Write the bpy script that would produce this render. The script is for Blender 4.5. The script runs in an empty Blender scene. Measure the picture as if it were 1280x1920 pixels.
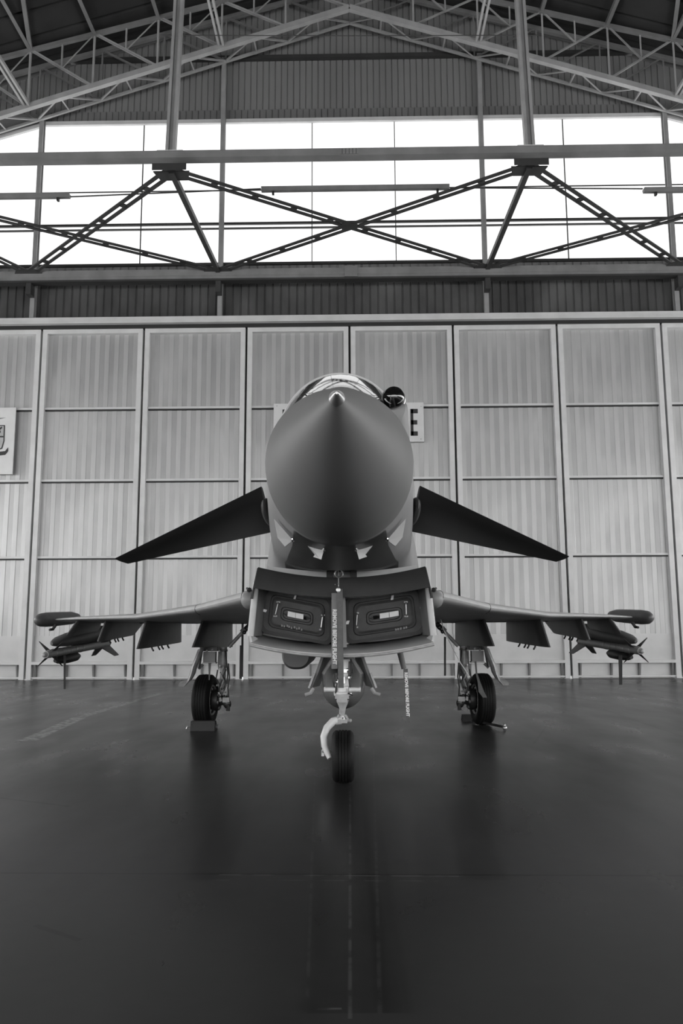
import bpy, math, random
from mathutils import Vector, Matrix
random.seed(4)
SC = bpy.context.scene; COL = SC.collection
V = Vector; PI = math.pi

# ------------------------------------------------------------------ camera
F = 1547.0; CAMH = 1.355; YAW = 0.0174; PITCH = math.atan(0.147); ROLL = 0.0041
fw = V((-math.sin(YAW)*math.cos(PITCH), math.cos(YAW)*math.cos(PITCH), math.sin(PITCH)))
r0 = fw.cross(V((0, 0, 1))).normalized(); u0 = r0.cross(fw)
RT = r0*math.cos(ROLL) - u0*math.sin(ROLL); UP = RT.cross(fw)
CAM = V((0, 0, CAMH))
def ray(px, py): return fw + RT*((px-640)/F) - UP*((py-960)/F)
def at(px, py, Y):                       # measuring: world point seen at a pixel at depth Y
    d = ray(px, py); return CAM + d*(Y/d.y)
def floor_at(px, py):
    d = ray(px, py); return CAM + d*(-CAMH/d.z)
cd = bpy.data.cameras.new('camera'); co = bpy.data.objects.new('camera', cd); COL.objects.link(co)
co.matrix_world = Matrix(((RT.x, UP.x, -fw.x, 0), (RT.y, UP.y, -fw.y, 0), (RT.z, UP.z, -fw.z, CAMH), (0, 0, 0, 1)))
cd.sensor_fit = 'VERTICAL'; cd.sensor_height = 36; cd.sensor_width = 24; cd.lens = F/1920*36; cd.clip_end = 500
SC.camera = co

# jet frame: the aircraft stands almost square to the camera, turned by 0.75 degrees
JM = Matrix.Translation((-0.0335, 0, 0)) @ Matrix.Rotation(0.0131, 4, 'Z'); JI = JM.inverted()
def jp(px, py, Y):                       # the same measuring in the aircraft's own frame
    c = JI @ CAM; d = JI.to_3x3() @ ray(px, py); return c + d*((Y-c.y)/d.y)

# ------------------------------------------------------------------ materials
def mat(name, g, rough=.6, metal=0, var=.12, scale=3.0, spec=.5, bump=0, bscale=60, stretch=(1, 1, 1), coat=0):
    m = bpy.data.materials.new(name); m.use_nodes = True; nt = m.node_tree; N = nt.nodes; L = nt.links
    b = N['Principled BSDF']; b.inputs['Roughness'].default_value = rough; b.inputs['Metallic'].default_value = metal
    b.inputs['Specular IOR Level'].default_value = spec
    if coat: b.inputs['Coat Weight'].default_value = coat
    tc = N.new('ShaderNodeTexCoord'); mp = N.new('ShaderNodeMapping'); mp.inputs['Scale'].default_value = stretch
    L.new(tc.outputs['Object'], mp.inputs['Vector'])
    n = N.new('ShaderNodeTexNoise'); n.inputs['Scale'].default_value = scale; n.inputs['Detail'].default_value = 6
    L.new(mp.outputs[0], n.inputs['Vector'])
    r = N.new('ShaderNodeMapRange'); r.inputs['From Min'].default_value = .3; r.inputs['From Max'].default_value = .7
    r.inputs['To Min'].default_value = g*(1-var); r.inputs['To Max'].default_value = g*(1+var)
    L.new(n.outputs['Fac'], r.inputs['Value']); L.new(r.outputs[0], b.inputs['Base Color'])
    if bump:
        n2 = N.new('ShaderNodeTexNoise'); n2.inputs['Scale'].default_value = bscale; L.new(tc.outputs['Object'], n2.inputs['Vector'])
        bp = N.new('ShaderNodeBump'); bp.inputs['Strength'].default_value = bump; bp.inputs['Distance'].default_value = .01
        L.new(n2.outputs['Fac'], bp.inputs['Height']); L.new(bp.outputs[0], b.inputs['Normal'])
    return m
def emis(name, s, streak=0, scale=(8, 1, .15)):
    m = bpy.data.materials.new(name); m.use_nodes = True; nt = m.node_tree; N = nt.nodes; L = nt.links
    for x in list(N): N.remove(x)
    o = N.new('ShaderNodeOutputMaterial'); e = N.new('ShaderNodeEmission'); L.new(e.outputs[0], o.inputs[0]); e.inputs['Strength'].default_value = s
    if streak:
        tc = N.new('ShaderNodeTexCoord'); mp = N.new('ShaderNodeMapping'); mp.inputs['Scale'].default_value = scale
        n = N.new('ShaderNodeTexNoise'); n.inputs['Scale'].default_value = 1.0; n.inputs['Detail'].default_value = 4
        r = N.new('ShaderNodeMapRange'); r.inputs['From Min'].default_value = .55; r.inputs['From Max'].default_value = .8
        r.inputs['To Min'].default_value = s; r.inputs['To Max'].default_value = s*(1-streak)
        L.new(tc.outputs['Object'], mp.inputs[0]); L.new(mp.outputs[0], n.inputs['Vector']); L.new(n.outputs['Fac'], r.inputs['Value']); L.new(r.outputs[0], e.inputs['Strength'])
    return m
M = {}
M['jet'] = mat('grey_aircraft_paint', .23, .5, var=.05, scale=2, spec=.4)
M['radome'] = mat('radome_paint', .145, .55, var=.03, scale=4, spec=.25)
M['belly'] = mat('shaded_duct_paint', .14, .5, var=.15, scale=5)
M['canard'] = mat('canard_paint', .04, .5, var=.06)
M['lightjet'] = mat('pale_aircraft_paint', .47, .5, var=.08, scale=6)
M['pylon'] = mat('pylon_paint', .085, .5, var=.12, scale=4)
M['pod'] = mat('pod_paint', .10, .5, var=.1, scale=5)
M['cover'] = mat('intake_cover_fabric', .04, .6, var=.25, scale=9)
M['seal'] = mat('black_rubber_seal', .012, .6)
M['band'] = mat('dark_padded_cover', .02, .7, var=.15, scale=8)
M['rubber'] = mat('tyre_rubber', .007, .65, var=.3, scale=10, spec=.2)
M['white'] = mat('white_gear_enamel', .60, .35, var=.08, scale=10)
M['gear'] = mat('grey_gear_enamel', .30, .35, var=.2, scale=14)
M['chrome'] = mat('chrome', .85, .12, 1, var=.02)
M['steel'] = mat('bare_steel', .45, .3, .8, var=.2)
M['black'] = mat('black_paint', .015, .5)
M['hose'] = mat('black_hose', .02, .45)
M['label'] = mat('white_label', .7, .6, var=.05)
M['strap'] = mat('red_webbing', .10, .8, var=.12, scale=20)
M['strapdark'] = mat('dark_webbing', .03, .8, var=.12, scale=20)
M['ink'] = mat('black_ink', .02, .6)
M['missile'] = mat('missile_body_paint', .36, .4, var=.1, scale=8)
M['glassball'] = mat('black_glass', .004, .03, spec=1.0, var=0)
M['cockpit'] = mat('cockpit_black', .02, .7)
M['door'] = mat('door_frame_paint', .60, .42, var=.08, scale=2)
M['girder'] = mat('girder_paint', .20, .5, var=.15, scale=2.0)
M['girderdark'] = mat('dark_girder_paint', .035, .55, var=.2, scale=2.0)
M['truss'] = mat('truss_paint', .36, .5, var=.15, scale=2.0)
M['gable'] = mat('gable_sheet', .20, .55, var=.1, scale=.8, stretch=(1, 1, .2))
M['gablelow'] = mat('gable_sheet_overlap', .16, .55, var=.1, scale=.8, stretch=(1, 1, .2))
M['dirty'] = mat('stained_sheet', .06, .6, var=.6, scale=.9, stretch=(1.0, 1, .5))
M['roof'] = mat('roof_sheet', .035, .8, var=.25, scale=.7, spec=.1)
M['ceil'] = mat('dark_liner', .03, .8)
M['sign'] = mat('sign_plate', .62, .5, var=.04)
M['wallside'] = mat('side_wall_sheet', .10, .6, var=.1, scale=.5)
M['post'] = mat('post_paint', .30, .45, var=.15, scale=2)

# door sheet: pale painted sheet, weathered, rib shading put into its colour as broad darker stripes
def door_sheet():
    m = mat('door_sheet', .47, .42, var=.10, scale=1.3, stretch=(1.0, 1, .35), metal=.35); nt = m.node_tree; N = nt.nodes; L = nt.links
    b = N['Principled BSDF']; src = b.inputs['Base Color'].links[0].from_socket
    tc = N.new('ShaderNodeTexCoord'); sep = N.new('ShaderNodeSeparateXYZ'); L.new(tc.outputs['Object'], sep.inputs[0])
    def mm(op, a, c):
        n = N.new('ShaderNodeMath'); n.operation = op
        for i, x in enumerate((a, c)):
            if isinstance(x, (int, float)): n.inputs[i].default_value = x
            else: L.new(x, n.inputs[i])
        return n.outputs[0]
    fr = mm('FRACT', mm('DIVIDE', mm('ADD', sep.outputs[0], 1.456+6.04), .302), 0)
    k = N.new('ShaderNodeMapRange'); k.inputs['From Min'].default_value = .44; k.inputs['From Max'].default_value = .52; k.inputs['To Min'].default_value = 1.0; k.inputs['To Max'].default_value = .80; L.new(fr, k.inputs['Value'])
    n = N.new('ShaderNodeTexNoise'); n.inputs['Scale'].default_value = .5; geo = N.new('ShaderNodeNewGeometry'); L.new(geo.outputs['Position'], n.inputs['Vector'])
    f = N.new('ShaderNodeMapRange'); f.inputs['From Min'].default_value = .35; f.inputs['From Max'].default_value = .6; L.new(n.outputs['Fac'], f.inputs['Value'])
    mx = N.new('ShaderNodeMix'); mx.inputs[2].default_value = 1.0; L.new(f.outputs[0], mx.inputs[0]); L.new(k.outputs[0], mx.inputs[3])
    L.new(mm('MULTIPLY', src, mx.outputs[0]), b.inputs['Base Color']); return m
M['doorsheet'] = door_sheet()
M['kick'] = mat('kick_plate_paint', .45, .42, var=.06, scale=2, metal=.3)

def lines_floor():
    m = bpy.data.materials.new('sealed_floor'); m.use_nodes = True; nt = m.node_tree; N = nt.nodes; L = nt.links
    b = N['Principled BSDF']; tc = N.new('ShaderNodeTexCoord')
    def math_(op, a, c=None, d=None):
        n = N.new('ShaderNodeMath'); n.operation = op
        for i, x in enumerate((a, c, d)):
            if x is None: continue
            if isinstance(x, (int, float)): n.inputs[i].default_value = x
            else: L.new(x, n.inputs[i])
        return n.outputs[0]
    sep = N.new('ShaderNodeSeparateXYZ'); L.new(tc.outputs['Object'], sep.inputs[0]); X, Y = sep.outputs[0], sep.outputs[1]
    def noise(scale, detail=5, st=(1, 1, 1)):
        mp = N.new('ShaderNodeMapping'); mp.inputs['Scale'].default_value = st; L.new(tc.outputs['Object'], mp.inputs[0])
        n = N.new('ShaderNodeTexNoise'); n.inputs['Scale'].default_value = scale; n.inputs['Detail'].default_value = detail
        L.new(mp.outputs[0], n.inputs['Vector']); return n.outputs['Fac']
    def line(p, q, w, soft=.01):                      # 1 on the segment from p to q
        dx, dy = q[0]-p[0], q[1]-p[1]; l = math.hypot(dx, dy); ux, uy = dx/l, dy/l
        ax = math_('SUBTRACT', X, p[0]); ay = math_('SUBTRACT', Y, p[1])
        t = math_('ADD', math_('MULTIPLY', ax, ux), math_('MULTIPLY', ay, uy))
        n = math_('ABSOLUTE', math_('SUBTRACT', math_('MULTIPLY', ax, uy), math_('MULTIPLY', ay, ux)))
        k = N.new('ShaderNodeMapRange'); k.inputs['From Min'].default_value = w+soft; k.inputs['From Max'].default_value = w
        L.new(n, k.inputs['Value'])
        ins = math_('MULTIPLY', math_('GREATER_THAN', t, 0), math_('LESS_THAN', t, l))
        return math_('MULTIPLY', k.outputs[0], ins)
    n1 = noise(.5); n2 = noise(9, 8); n3 = noise(2.2, 6, (1, .25, 1)); n4 = noise(30, 4)
    base = math_('ADD', math_('MULTIPLY', n1, .022), math_('MULTIPLY', n3, .014))
    base = math_('ADD', base, math_('MULTIPLY', n2, .010)); base = math_('ADD', base, .013)
    fade = N.new('ShaderNodeMapRange'); fade.inputs['From Min'].default_value = .40; fade.inputs['From Max'].default_value = .56
    L.new(n2, fade.inputs['Value']); fd = fade.outputs[0]
    def P(x, y): p = floor_at(x, y); return (p.x, p.y)
    # joints (dark) and scuffs (pale)
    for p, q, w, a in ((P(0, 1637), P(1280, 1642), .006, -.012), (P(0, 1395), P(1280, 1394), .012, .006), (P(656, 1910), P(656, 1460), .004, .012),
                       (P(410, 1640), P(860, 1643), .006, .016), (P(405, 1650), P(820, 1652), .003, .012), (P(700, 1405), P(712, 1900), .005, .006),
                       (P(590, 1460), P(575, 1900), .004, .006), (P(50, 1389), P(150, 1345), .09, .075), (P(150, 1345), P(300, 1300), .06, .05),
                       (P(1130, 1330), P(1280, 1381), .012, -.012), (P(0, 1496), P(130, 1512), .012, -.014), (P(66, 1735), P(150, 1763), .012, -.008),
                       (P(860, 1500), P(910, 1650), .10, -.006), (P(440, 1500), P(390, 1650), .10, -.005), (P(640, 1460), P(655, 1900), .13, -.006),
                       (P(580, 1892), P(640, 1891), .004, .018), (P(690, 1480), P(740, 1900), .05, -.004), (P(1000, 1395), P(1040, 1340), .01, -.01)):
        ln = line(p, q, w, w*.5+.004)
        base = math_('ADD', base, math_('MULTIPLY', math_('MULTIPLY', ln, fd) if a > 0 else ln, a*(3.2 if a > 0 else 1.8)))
    base = math_('MAXIMUM', base, .003)
    L.new(base, b.inputs['Base Color'])
    rg = math_('ADD', math_('MULTIPLY', n1, .16), .14); rg = math_('ADD', rg, math_('MULTIPLY', n3, .16)); L.new(rg, b.inputs['Roughness'])
    b.inputs['Specular IOR Level'].default_value = .10
    bp = N.new('ShaderNodeBump'); bp.inputs['Strength'].default_value = .05; bp.inputs['Distance'].default_value = .002
    L.new(n3, bp.inputs['Height'])
    return m
M['floor'] = lines_floor()

def canopy_glass():
    m = bpy.data.materials.new('tinted_canopy_glass'); m.use_nodes = True; nt = m.node_tree; N = nt.nodes; L = nt.links
    for x in list(N): N.remove(x)
    o = N.new('ShaderNodeOutputMaterial'); mx = N.new('ShaderNodeMixShader'); t = N.new('ShaderNodeBsdfTransparent'); g = N.new('ShaderNodeBsdfGlossy')
    t.inputs['Color'].default_value = (.55, .55, .55, 1); g.inputs['Roughness'].default_value = .035; g.inputs['Color'].default_value = (1, 1, 1, 1)
    f = N.new('ShaderNodeFresnel'); f.inputs['IOR'].default_value = 1.6
    L.new(f.outputs[0], mx.inputs[0]); L.new(t.outputs[0], mx.inputs[1]); L.new(g.outputs[0], mx.inputs[2]); L.new(mx.outputs[0], o.inputs[0])
    return m
M['glass'] = canopy_glass()
M['window'] = emis('translucent_lit_sheet', 1.25, .13, (7, 1, .1))
M['sidefill'] = emis('side_fill_glow', 6.0)

# ------------------------------------------------------------------ mesh helpers
class MB:
    def __init__(s): s.v = []; s.f = []
    def add(s, vs, fs):
        o = len(s.v); s.v += [V(p) for p in vs]; s.f += [tuple(i+o for i in f) for f in fs]; return s
    def box(s, c, d, rot=None):
        c = V(c); h = [x/2 for x in d]; vs = [V((a*h[0], b*h[1], e*h[2])) for a in (-1, 1) for b in (-1, 1) for e in (-1, 1)]
        if rot: vs = [rot @ p for p in vs]
        return s.add([c+p for p in vs], [(0, 1, 3, 2), (4, 6, 7, 5), (0, 4, 5, 1), (2, 3, 7, 6), (0, 2, 6, 4), (1, 5, 7, 3)])
    def bb(s, x0, x1, y0, y1, z0, z1): return s.box(((x0+x1)/2, (y0+y1)/2, (z0+z1)/2), (abs(x1-x0), abs(y1-y0), abs(z1-z0)))
    def bar(s, p, q, w, h, up=(0, 0, 1)):
        p, q = V(p), V(q); d = (q-p).normalized(); u = V(up)
        if abs(d.dot(u)) > .98: u = V((0, 1, 0))
        a = d.cross(u).normalized()*w/2; b = d.cross(a).normalized()*h/2
        vs = [p-a-b, p+a-b, p+a+b, p-a+b, q-a-b, q+a-b, q+a+b, q-a+b]
        return s.add(vs, [(3, 2, 1, 0), (4, 5, 6, 7), (0, 1, 5, 4), (1, 2, 6, 5), (2, 3, 7, 6), (3, 0, 4, 7)])
    def angle(s, p, q, w, t, up=(0, 0, 1)):           # L-section bar
        p, q = V(p), V(q); d = (q-p).normalized(); u = V(up)
        if abs(d.dot(u)) > .98: u = V((0, 1, 0))
        a = d.cross(u).normalized(); b = a.cross(d)
        s.bar(p, q, w, t, up); return s.bar(p+b*w/2-a*(w/2-t/2), q+b*w/2-a*(w/2-t/2), t, w, up)
    def loft(s, secs, cap=True, close=True):
        n = len(secs[0]); vs = [p for c in secs for p in c]; fs = []
        for i in range(len(secs)-1):
            for j in range(n if close else n-1):
                k = (j+1) % n; fs.append((i*n+j, i*n+k, (i+1)*n+k, (i+1)*n+j))
        if cap and close: fs += [tuple(range(n))[::-1], tuple((len(secs)-1)*n+j for j in range(n))]
        return s.add(vs, fs)
    def tube(s, pts, r, n=10, cap=True):
        pts = [V(p) for p in pts]; rs = r if isinstance(r, (list, tuple)) else [r]*len(pts); secs = []; a = None
        for i, p in enumerate(pts):
            d = (pts[min(i+1, len(pts)-1)]-pts[max(i-1, 0)]).normalized()
            if a is None:
                a = d.cross(V((0, 0, 1)) if abs(d.z) < .9 else V((0, 1, 0))).normalized()
            a = (a - d*a.dot(d)).normalized(); b = d.cross(a)
            secs.append([p+(a*math.cos(2*PI*j/n)+b*math.sin(2*PI*j/n))*rs[i] for j in range(n)])
        return s.loft(secs, cap)
    def lathe(s, c, axis, prof, n=32, sq=None):       # prof: (along axis, radius)
        c = V(c); d = V(axis).normalized(); a = d.cross(V((0, 0, 1)) if abs(d.z) < .9 else V((0, 1, 0))).normalized(); b = a.cross(d)
        secs = [[c+d*t+(a*math.cos(2*PI*j/n)*r*(sq or 1)+b*math.sin(2*PI*j/n)*r) for j in range(n)] for t, r in prof]
        return s.loft(secs)
    def sphere(s, c, r, n=20):
        rr = r if isinstance(r, (tuple, list)) else (r, r, r); c = V(c)
        secs = []
        for i in range(n//2+1):
            a = -PI/2+PI*i/(n//2); k = max(math.cos(a), 1e-3)
            secs.append([c+V((rr[0]*k*math.cos(2*PI*j/n), rr[1]*k*math.sin(2*PI*j/n), rr[2]*math.sin(a))) for j in range(n)])
        return s.loft(secs)
    def prism(s, poly, off):                          # polygon (list of points) thickened by vector off
        off = V(off); n = len(poly); a = [V(p) for p in poly]
        return s.add(a+[p+off for p in a], [tuple(range(n))[::-1], tuple(range(n, 2*n))]+[(i, (i+1) % n, (i+1) % n+n, i+n) for i in range(n)])
    def mirror(s):
        m = MB(); m.v = [V((-p.x, p.y, p.z)) for p in s.v]; m.f = [tuple(reversed(f)) for f in s.f]; return m
ORG = {}
def _mesh(mb, name, m, org, smooth):
    me = bpy.data.meshes.new(name); me.from_pydata([tuple(p-org) for p in mb.v], [], mb.f); me.validate(); me.update()
    import bmesh
    bm = bmesh.new(); bm.from_mesh(me); bmesh.ops.recalc_face_normals(bm, faces=bm.faces); bm.to_mesh(me); bm.free()
    me.materials.append(m)
    if smooth:
        for p in me.polygons: p.use_smooth = True
        me.set_sharp_from_angle(angle=math.radians(smooth))
    return me
def thing(name, label, cat, org, jet=False, group=None):
    o = bpy.data.objects.new(name, None); COL.objects.link(o); org = V(org); ORG[o.name] = org
    o.empty_display_size = .2
    if jet: o.matrix_world = JM @ Matrix.Translation(org)
    else: o.location = org
    o['label'] = label; o['category'] = cat
    if group: o['group'] = group
    return o
def part(mb, name, m, parent, smooth=32, label=None):
    org = ORG[parent.name]; o = bpy.data.objects.new(name, _mesh(mb, name, m, org, smooth)); COL.objects.link(o); o.parent = parent; ORG[o.name] = org
    if label: o['label'] = label
    return o
def single(mb, name, m, label, cat, org, jet=False, group=None, smooth=32):
    org = V(org); o = bpy.data.objects.new(name, _mesh(mb, name, m, org, smooth)); COL.objects.link(o); ORG[o.name] = org
    if jet: o.matrix_world = JM @ Matrix.Translation(org)
    else: o.location = org
    o['label'] = label; o['category'] = cat
    if group: o['group'] = group
    return o
def struct(mb, name, m, parent=None, smooth=0):
    if parent: return part(mb, name, m, parent, smooth)
    o = bpy.data.objects.new(name, _mesh(mb, name, m, V((0, 0, 0)), smooth)); COL.objects.link(o); ORG[o.name] = V((0, 0, 0)); o['kind'] = 'structure'
    return o
def text_mb(body, size, extrude, mtx, bold=.0):
    c = bpy.data.curves.new('t', 'FONT'); c.body = body; c.size = size; c.extrude = extrude; c.offset = bold; c.align_x = 'CENTER'; c.align_y = 'CENTER'; c.resolution_u = 2
    o = bpy.data.objects.new('t', c); COL.objects.link(o); dg = bpy.context.evaluated_depsgraph_get(); me = o.evaluated_get(dg).to_mesh()
    mb = MB(); mb.add([mtx @ v.co for v in me.vertices], [tuple(p.vertices) for p in me.polygons]); o.evaluated_get(dg).to_mesh_clear()
    bpy.data.objects.remove(o); bpy.data.curves.remove(c); return mb

# ================================================================== HANGAR
WY = 25.2; XC = -0.1; SX = 20.0; BACK = -24.0
RZ0 = 23.12; SL = 0.296
def roofz(x): return RZ0 - SL*abs(x-XC)
def zat(py, Y=WY, px=650): return at(px, py, Y).z
def corr(mb, x0, x1, z0, z1f, y, period, depth, flat=.5, slope=.12):
    """ribbed sheet: outer flats, inner recesses; z1f(x) gives the top edge; 2 cm thick"""
    xs = []; x = x0
    while x < x1-1e-4:
        for fx, d in ((0, 0), (flat-slope, 0), (flat, 1), (1-slope, 1)):
            xx = x+fx*period
            if xx < x1: xs.append((xx, y+depth*d))
        x += period
    xs.append((x1, y))
    vs = []; fs = []
    for xx, yy in xs: vs += [(xx, yy, z0), (xx, yy, z1f(xx)), (xx, yy+.02, z0), (xx, yy+.02, z1f(xx))]
    for i in range(len(xs)-1):
        a = i*4; b = a+4; fs += [(a, b, b+1, a+1), (a+2, a+3, b+3, b+2), (a+1, b+1, b+3, a+3), (a, a+2, b+2, b)]
    return mb.add(vs, fs)
# floor
fl = MB().bb(-SX, SX, BACK, WY+.06, -.2, 0); struct(fl, 'floor', M['floor'])
# levels on the wall
z_dt = zat(617); z_rail0 = zat(611); z_rail1 = zat(599); z_w0 = zat(494); z_w1 = zat(228); z_ov = zat(205)
# dark sheeting between doors and window band
low = corr(MB(), -SX, SX, z_rail1-.05, lambda x: zat(528), WY+.02, .26, .035, .82, .09); struct(low, 'wall_front_lower_strip', M['dirty'])
low2 = corr(MB(), -SX, SX, zat(528), lambda x: z_w0, WY-.02, .26, .035, .82, .09); struct(low2, 'wall_front_window_apron', M['gable'])
# gable sheet above the window band
gb = corr(MB(), -SX, SX, z_ov, lambda x: max(roofz(x)-.02, z_ov+.01), WY, .205, .035, .86, .07); struct(gb, 'wall_front_gable', M['gable'])
gb2 = corr(MB(), -10.25, 10.1, z_w1, lambda x: z_ov+.02, WY-.03, .205, .035, .86, .07); struct(gb2, 'wall_front_overlap', M['gablelow'])
gb3 = MB()
for sgn in (-1, 1):
    a, b = (-SX, -10.25) if sgn < 0 else (10.1, SX)
    e = sgn*16; n_ = sgn*SX; k_ = -10.25 if sgn < 0 else 10.1; we = z_w1-(16-10.2)*.30
    gb3.prism([(k_, WY, z_w1), (e, WY, we), (n_, WY, we), (n_, WY, z_ov), (k_, WY, z_ov)], (0, .04, 0)); gb3.prism([(e, WY, z_w0), (e, WY, we), (n_, WY, we), (n_, WY, z_w0)], (0, .04, 0))
struct(gb3, 'wall_front_corner', M['gable'])
# window band: bays between the columns, the outer bays slope with the roof
colx = [-10.28, -4.28, 4.18, 10.16]
def wtop(x):
    if -10.3 <= x <= 10.2: return z_w1
    return z_w1 - (abs(x-XC)-10.2)*.30
edges = [-16.0, -10.28, -6.95, -4.28, -1.36, 1.36, 4.18, 6.9, 10.16, 16.0]
for i in range(len(edges)-1):
    a, b = edges[i]+.02, edges[i+1]-.02
    w = MB(); a1, b1 = wtop(a), wtop(b)
    w.add([(a, WY+.03, z_w0), (b, WY+.03, z_w0), (b, WY+.03, b1), (a, WY+.03, a1), (a, WY+.05, z_w0), (b, WY+.05, z_w0), (b, WY+.05, b1), (a, WY+.05, a1)],
          [(0, 1, 2, 3), (7, 6, 5, 4), (0, 4, 5, 1), (1, 5, 6, 2), (2, 6, 7, 3), (3, 7, 4, 0)])
    wo = struct(w, 'window_%d' % (i+1), M['window'])
    fr = MB()
    if edges[i] not in colx: fr.bb(a-.035, a-.005, WY-.03, WY+.03, z_w0, a1)
    for py, t in ((418, .035), (427, .02)):
        zz = zat(py); fr.bb(a-.02, b+.02, WY-.08, WY-.0, zz-t, zz+t)
    zz = zat(355); fr.bb(a-.02, b+.02, WY-.04, WY, zz-.015, zz+.015)
    struct(fr, 'window_frame', M['girderdark'], wo)
tr = MB().bb(-10.28, 10.16, WY-.12, WY-.02, z_w1-.05, z_w1+.08)
for s, x0 in ((-1, -10.28), (1, 10.16)):
    x1 = s*16; tr.bar((x0, WY-.07, z_w1), (x1, WY-.07, wtop(x1)), .10, .13)
struct(tr, 'trim_1', M['door'])
tr = MB().bb(-16, 16, WY-.12, WY-.03, z_w0-.05, z_w0+.03); struct(tr, 'trim_2', M['girderdark'])
zz = zat(110); tr = MB().bb(-12.5, 12.3, WY-.16, WY-.01, zz-.06, zz+.07); struct(tr, 'trim_3', M['girderdark'])
# door head rail
tr = MB().bb(-SX, SX, WY-.42, WY+.02, z_rail0, z_rail1); tr.bb(-SX, SX, WY-.46, WY-.40, z_rail0+.0, z_rail0+.05); struct(tr, 'trim_4', M['door'])
tr = MB().bb(-SX, SX, WY-.30, WY-.05, z_dt, z_rail0); struct(tr, 'trim_5', M['black'])
# door leaves
LW = 3.262; D0 = -.16
rz = [zat(p) for p in (764, 899, 1043, 1190)]; zb = zat(1241); z_top = z_dt
for i in range(-6, 6):
    x0 = D0+i*LW+.035; x1 = x0+LW-.07; yf = WY-.22
    root = bpy.data.objects.new('door_%d' % (i+7), None); COL.objects.link(root); root.location = ((x0+x1)/2, WY, 0); root['kind'] = 'structure'; ORG[root.name] = V(((x0+x1)/2, WY, 0))
    fr = MB(); sw = .15
    fr.bb(x0, x0+sw, yf, WY, .01, z_top); fr.bb(x1-sw, x1, yf, WY, .01, z_top)
    fr.bb(x0+sw, x1-sw, yf, WY, z_top-.14, z_top); fr.bb(x0+sw, x1-sw, yf, WY, zb-.05, zb+.04)
    fr.bb(x0+sw, x1-sw, yf+.03, WY-.1, .04, .09)
    part(fr, 'door_frame', M['door'], root, 0)
    for k, z in enumerate(rz):
        if k < 3: part(MB().bb(x0+sw, x1-sw, yf+.06, WY-.03, z-.03, z+.035), 'cross_rail', M['door'], root, 0); part(MB().bb(x0+sw, x1-sw, yf+.10, WY-.04, z-.07, z-.03), 'rail_shade_strip', M['seal'], root, 0)  # black strip below each rail stands in for its shadow line
    part(MB().bb(x0+sw, x1-sw, WY-.09, WY-.05, zb+.04, rz[3]), 'kick_plate', M['kick'], root, 0)
    part(corr(MB(), x0+sw, x1-sw, rz[3]-.02, lambda x: z_top-.1, WY-.06, .302, .012, .5, .05), 'ribbed_sheet', M['doorsheet'], root, 0)
    part(MB().bb(x0+sw, x1-sw, WY-.04, WY-.01, .0, zb), 'skirt_plate', M['kick'], root, 0)
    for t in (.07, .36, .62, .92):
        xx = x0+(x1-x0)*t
        g = MB().prism([(xx, WY-.04, .02), (xx, WY-.10, .02), (xx, yf+.02, zb-.05), (xx, WY-.04, zb-.05)], (.05, 0, 0)); part(g, 'gusset', M['gable'], root, 0)  # gussets coloured darker for the shade under the bottom rail
    for t in (.02, .96):
        part(MB().bb(x0+LW*t-.03, x0+LW*t+.03, yf+.12, WY-.07, z_top-.42, z_top-.14), 'guide_bracket', M['black'], root, 0)
for i in range(-5, 6):
    x = D0+i*LW; struct(MB().bb(x-.05, x+.05, WY-.02, WY+.01, .07, z_top+.02), 'trim_%d' % (20+i), M['black'])
# daylight behind the gap at the foot of the doors: the apron outside
ap = MB().bb(-SX, SX, WY+.07, 60, -.25, -.004); struct(ap, 'ground_outside', mat('bright_concrete', .6, .8))

# side walls and rear wall with added glowing bands out of view, and the roof
def side(s):
    n = 'left' if s < 0 else 'right'; x = s*SX; e = roofz(x)
    SWZ0, SWZ1 = 2.8, 7.8
    w = MB(); w.bb(x, x+s*.2, BACK, WY+.3, -.1, SWZ0); w.bb(x, x+s*.2, BACK, WY+.3, SWZ1, e+.3)
    for y in (BACK, -14, -4, 6, 16, WY-.2): w.bb(x-s*.1, x+s*.2, y-.15, y+.15, 0, e)
    struct(w, 'wall_'+n, M['wallside'])
    k = 20 if s < 0 else 30
    for j, (a, b) in enumerate(zip((BACK, -14, -4, 6, 16), (-14, -4, 6, 16, WY-.2))):
        struct(MB().bb(x+s*.05, x+s*.12, a+.15, b-.15, SWZ0, SWZ1), 'window_%d' % (k+j), M['sidefill'])  # unseen glowing panels in the window bays, placed to light doors and nose
side(-1); side(1)
w = MB().bb(-SX, SX, BACK-.2, BACK, -.1, .2).bb(-SX, SX, BACK-.2, BACK, 8, z_w1); w.add([(-SX, BACK-.1, z_w1), (SX, BACK-.1, z_w1), (SX, BACK-.1, roofz(SX)), (XC, BACK-.1, RZ0), (-SX, BACK-.1, roofz(-SX))], [(0, 1, 2, 3, 4)])
struct(w, 'wall_rear', M['wallside'])
struct(MB().bb(-SX, SX, BACK-.15, BACK-.05, .2, 8), 'window_40', emis('rear_fill_glow', 5.0))  # unseen glowing panel for an open rear doorway, added to light the doors
for s in (-1, 1):
    x1 = s*(SX+.3); n = 'ceiling' if s < 0 else 'ceiling_right'
    r = MB(); ys = []; y = BACK-.3
    while y < WY+.5: ys += [(y, 0), (y+.84, 0), (y+.88, .09), (y+.96, .09)]; y += 1.0
    for yy, d in ys: r.v += [V((XC, yy, RZ0+.05+d)), V((x1, yy, roofz(x1)+.05+d)), V((XC, yy, RZ0+.2+d)), V((x1, yy, roofz(x1)+.2+d))]
    for i in range(len(ys)-1): a = i*4; b = a+4; r.f += [(a, a+1, b+1, b), (a+2, b+2, b+3, a+3)]
    struct(r, n, M['roof'])

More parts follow.
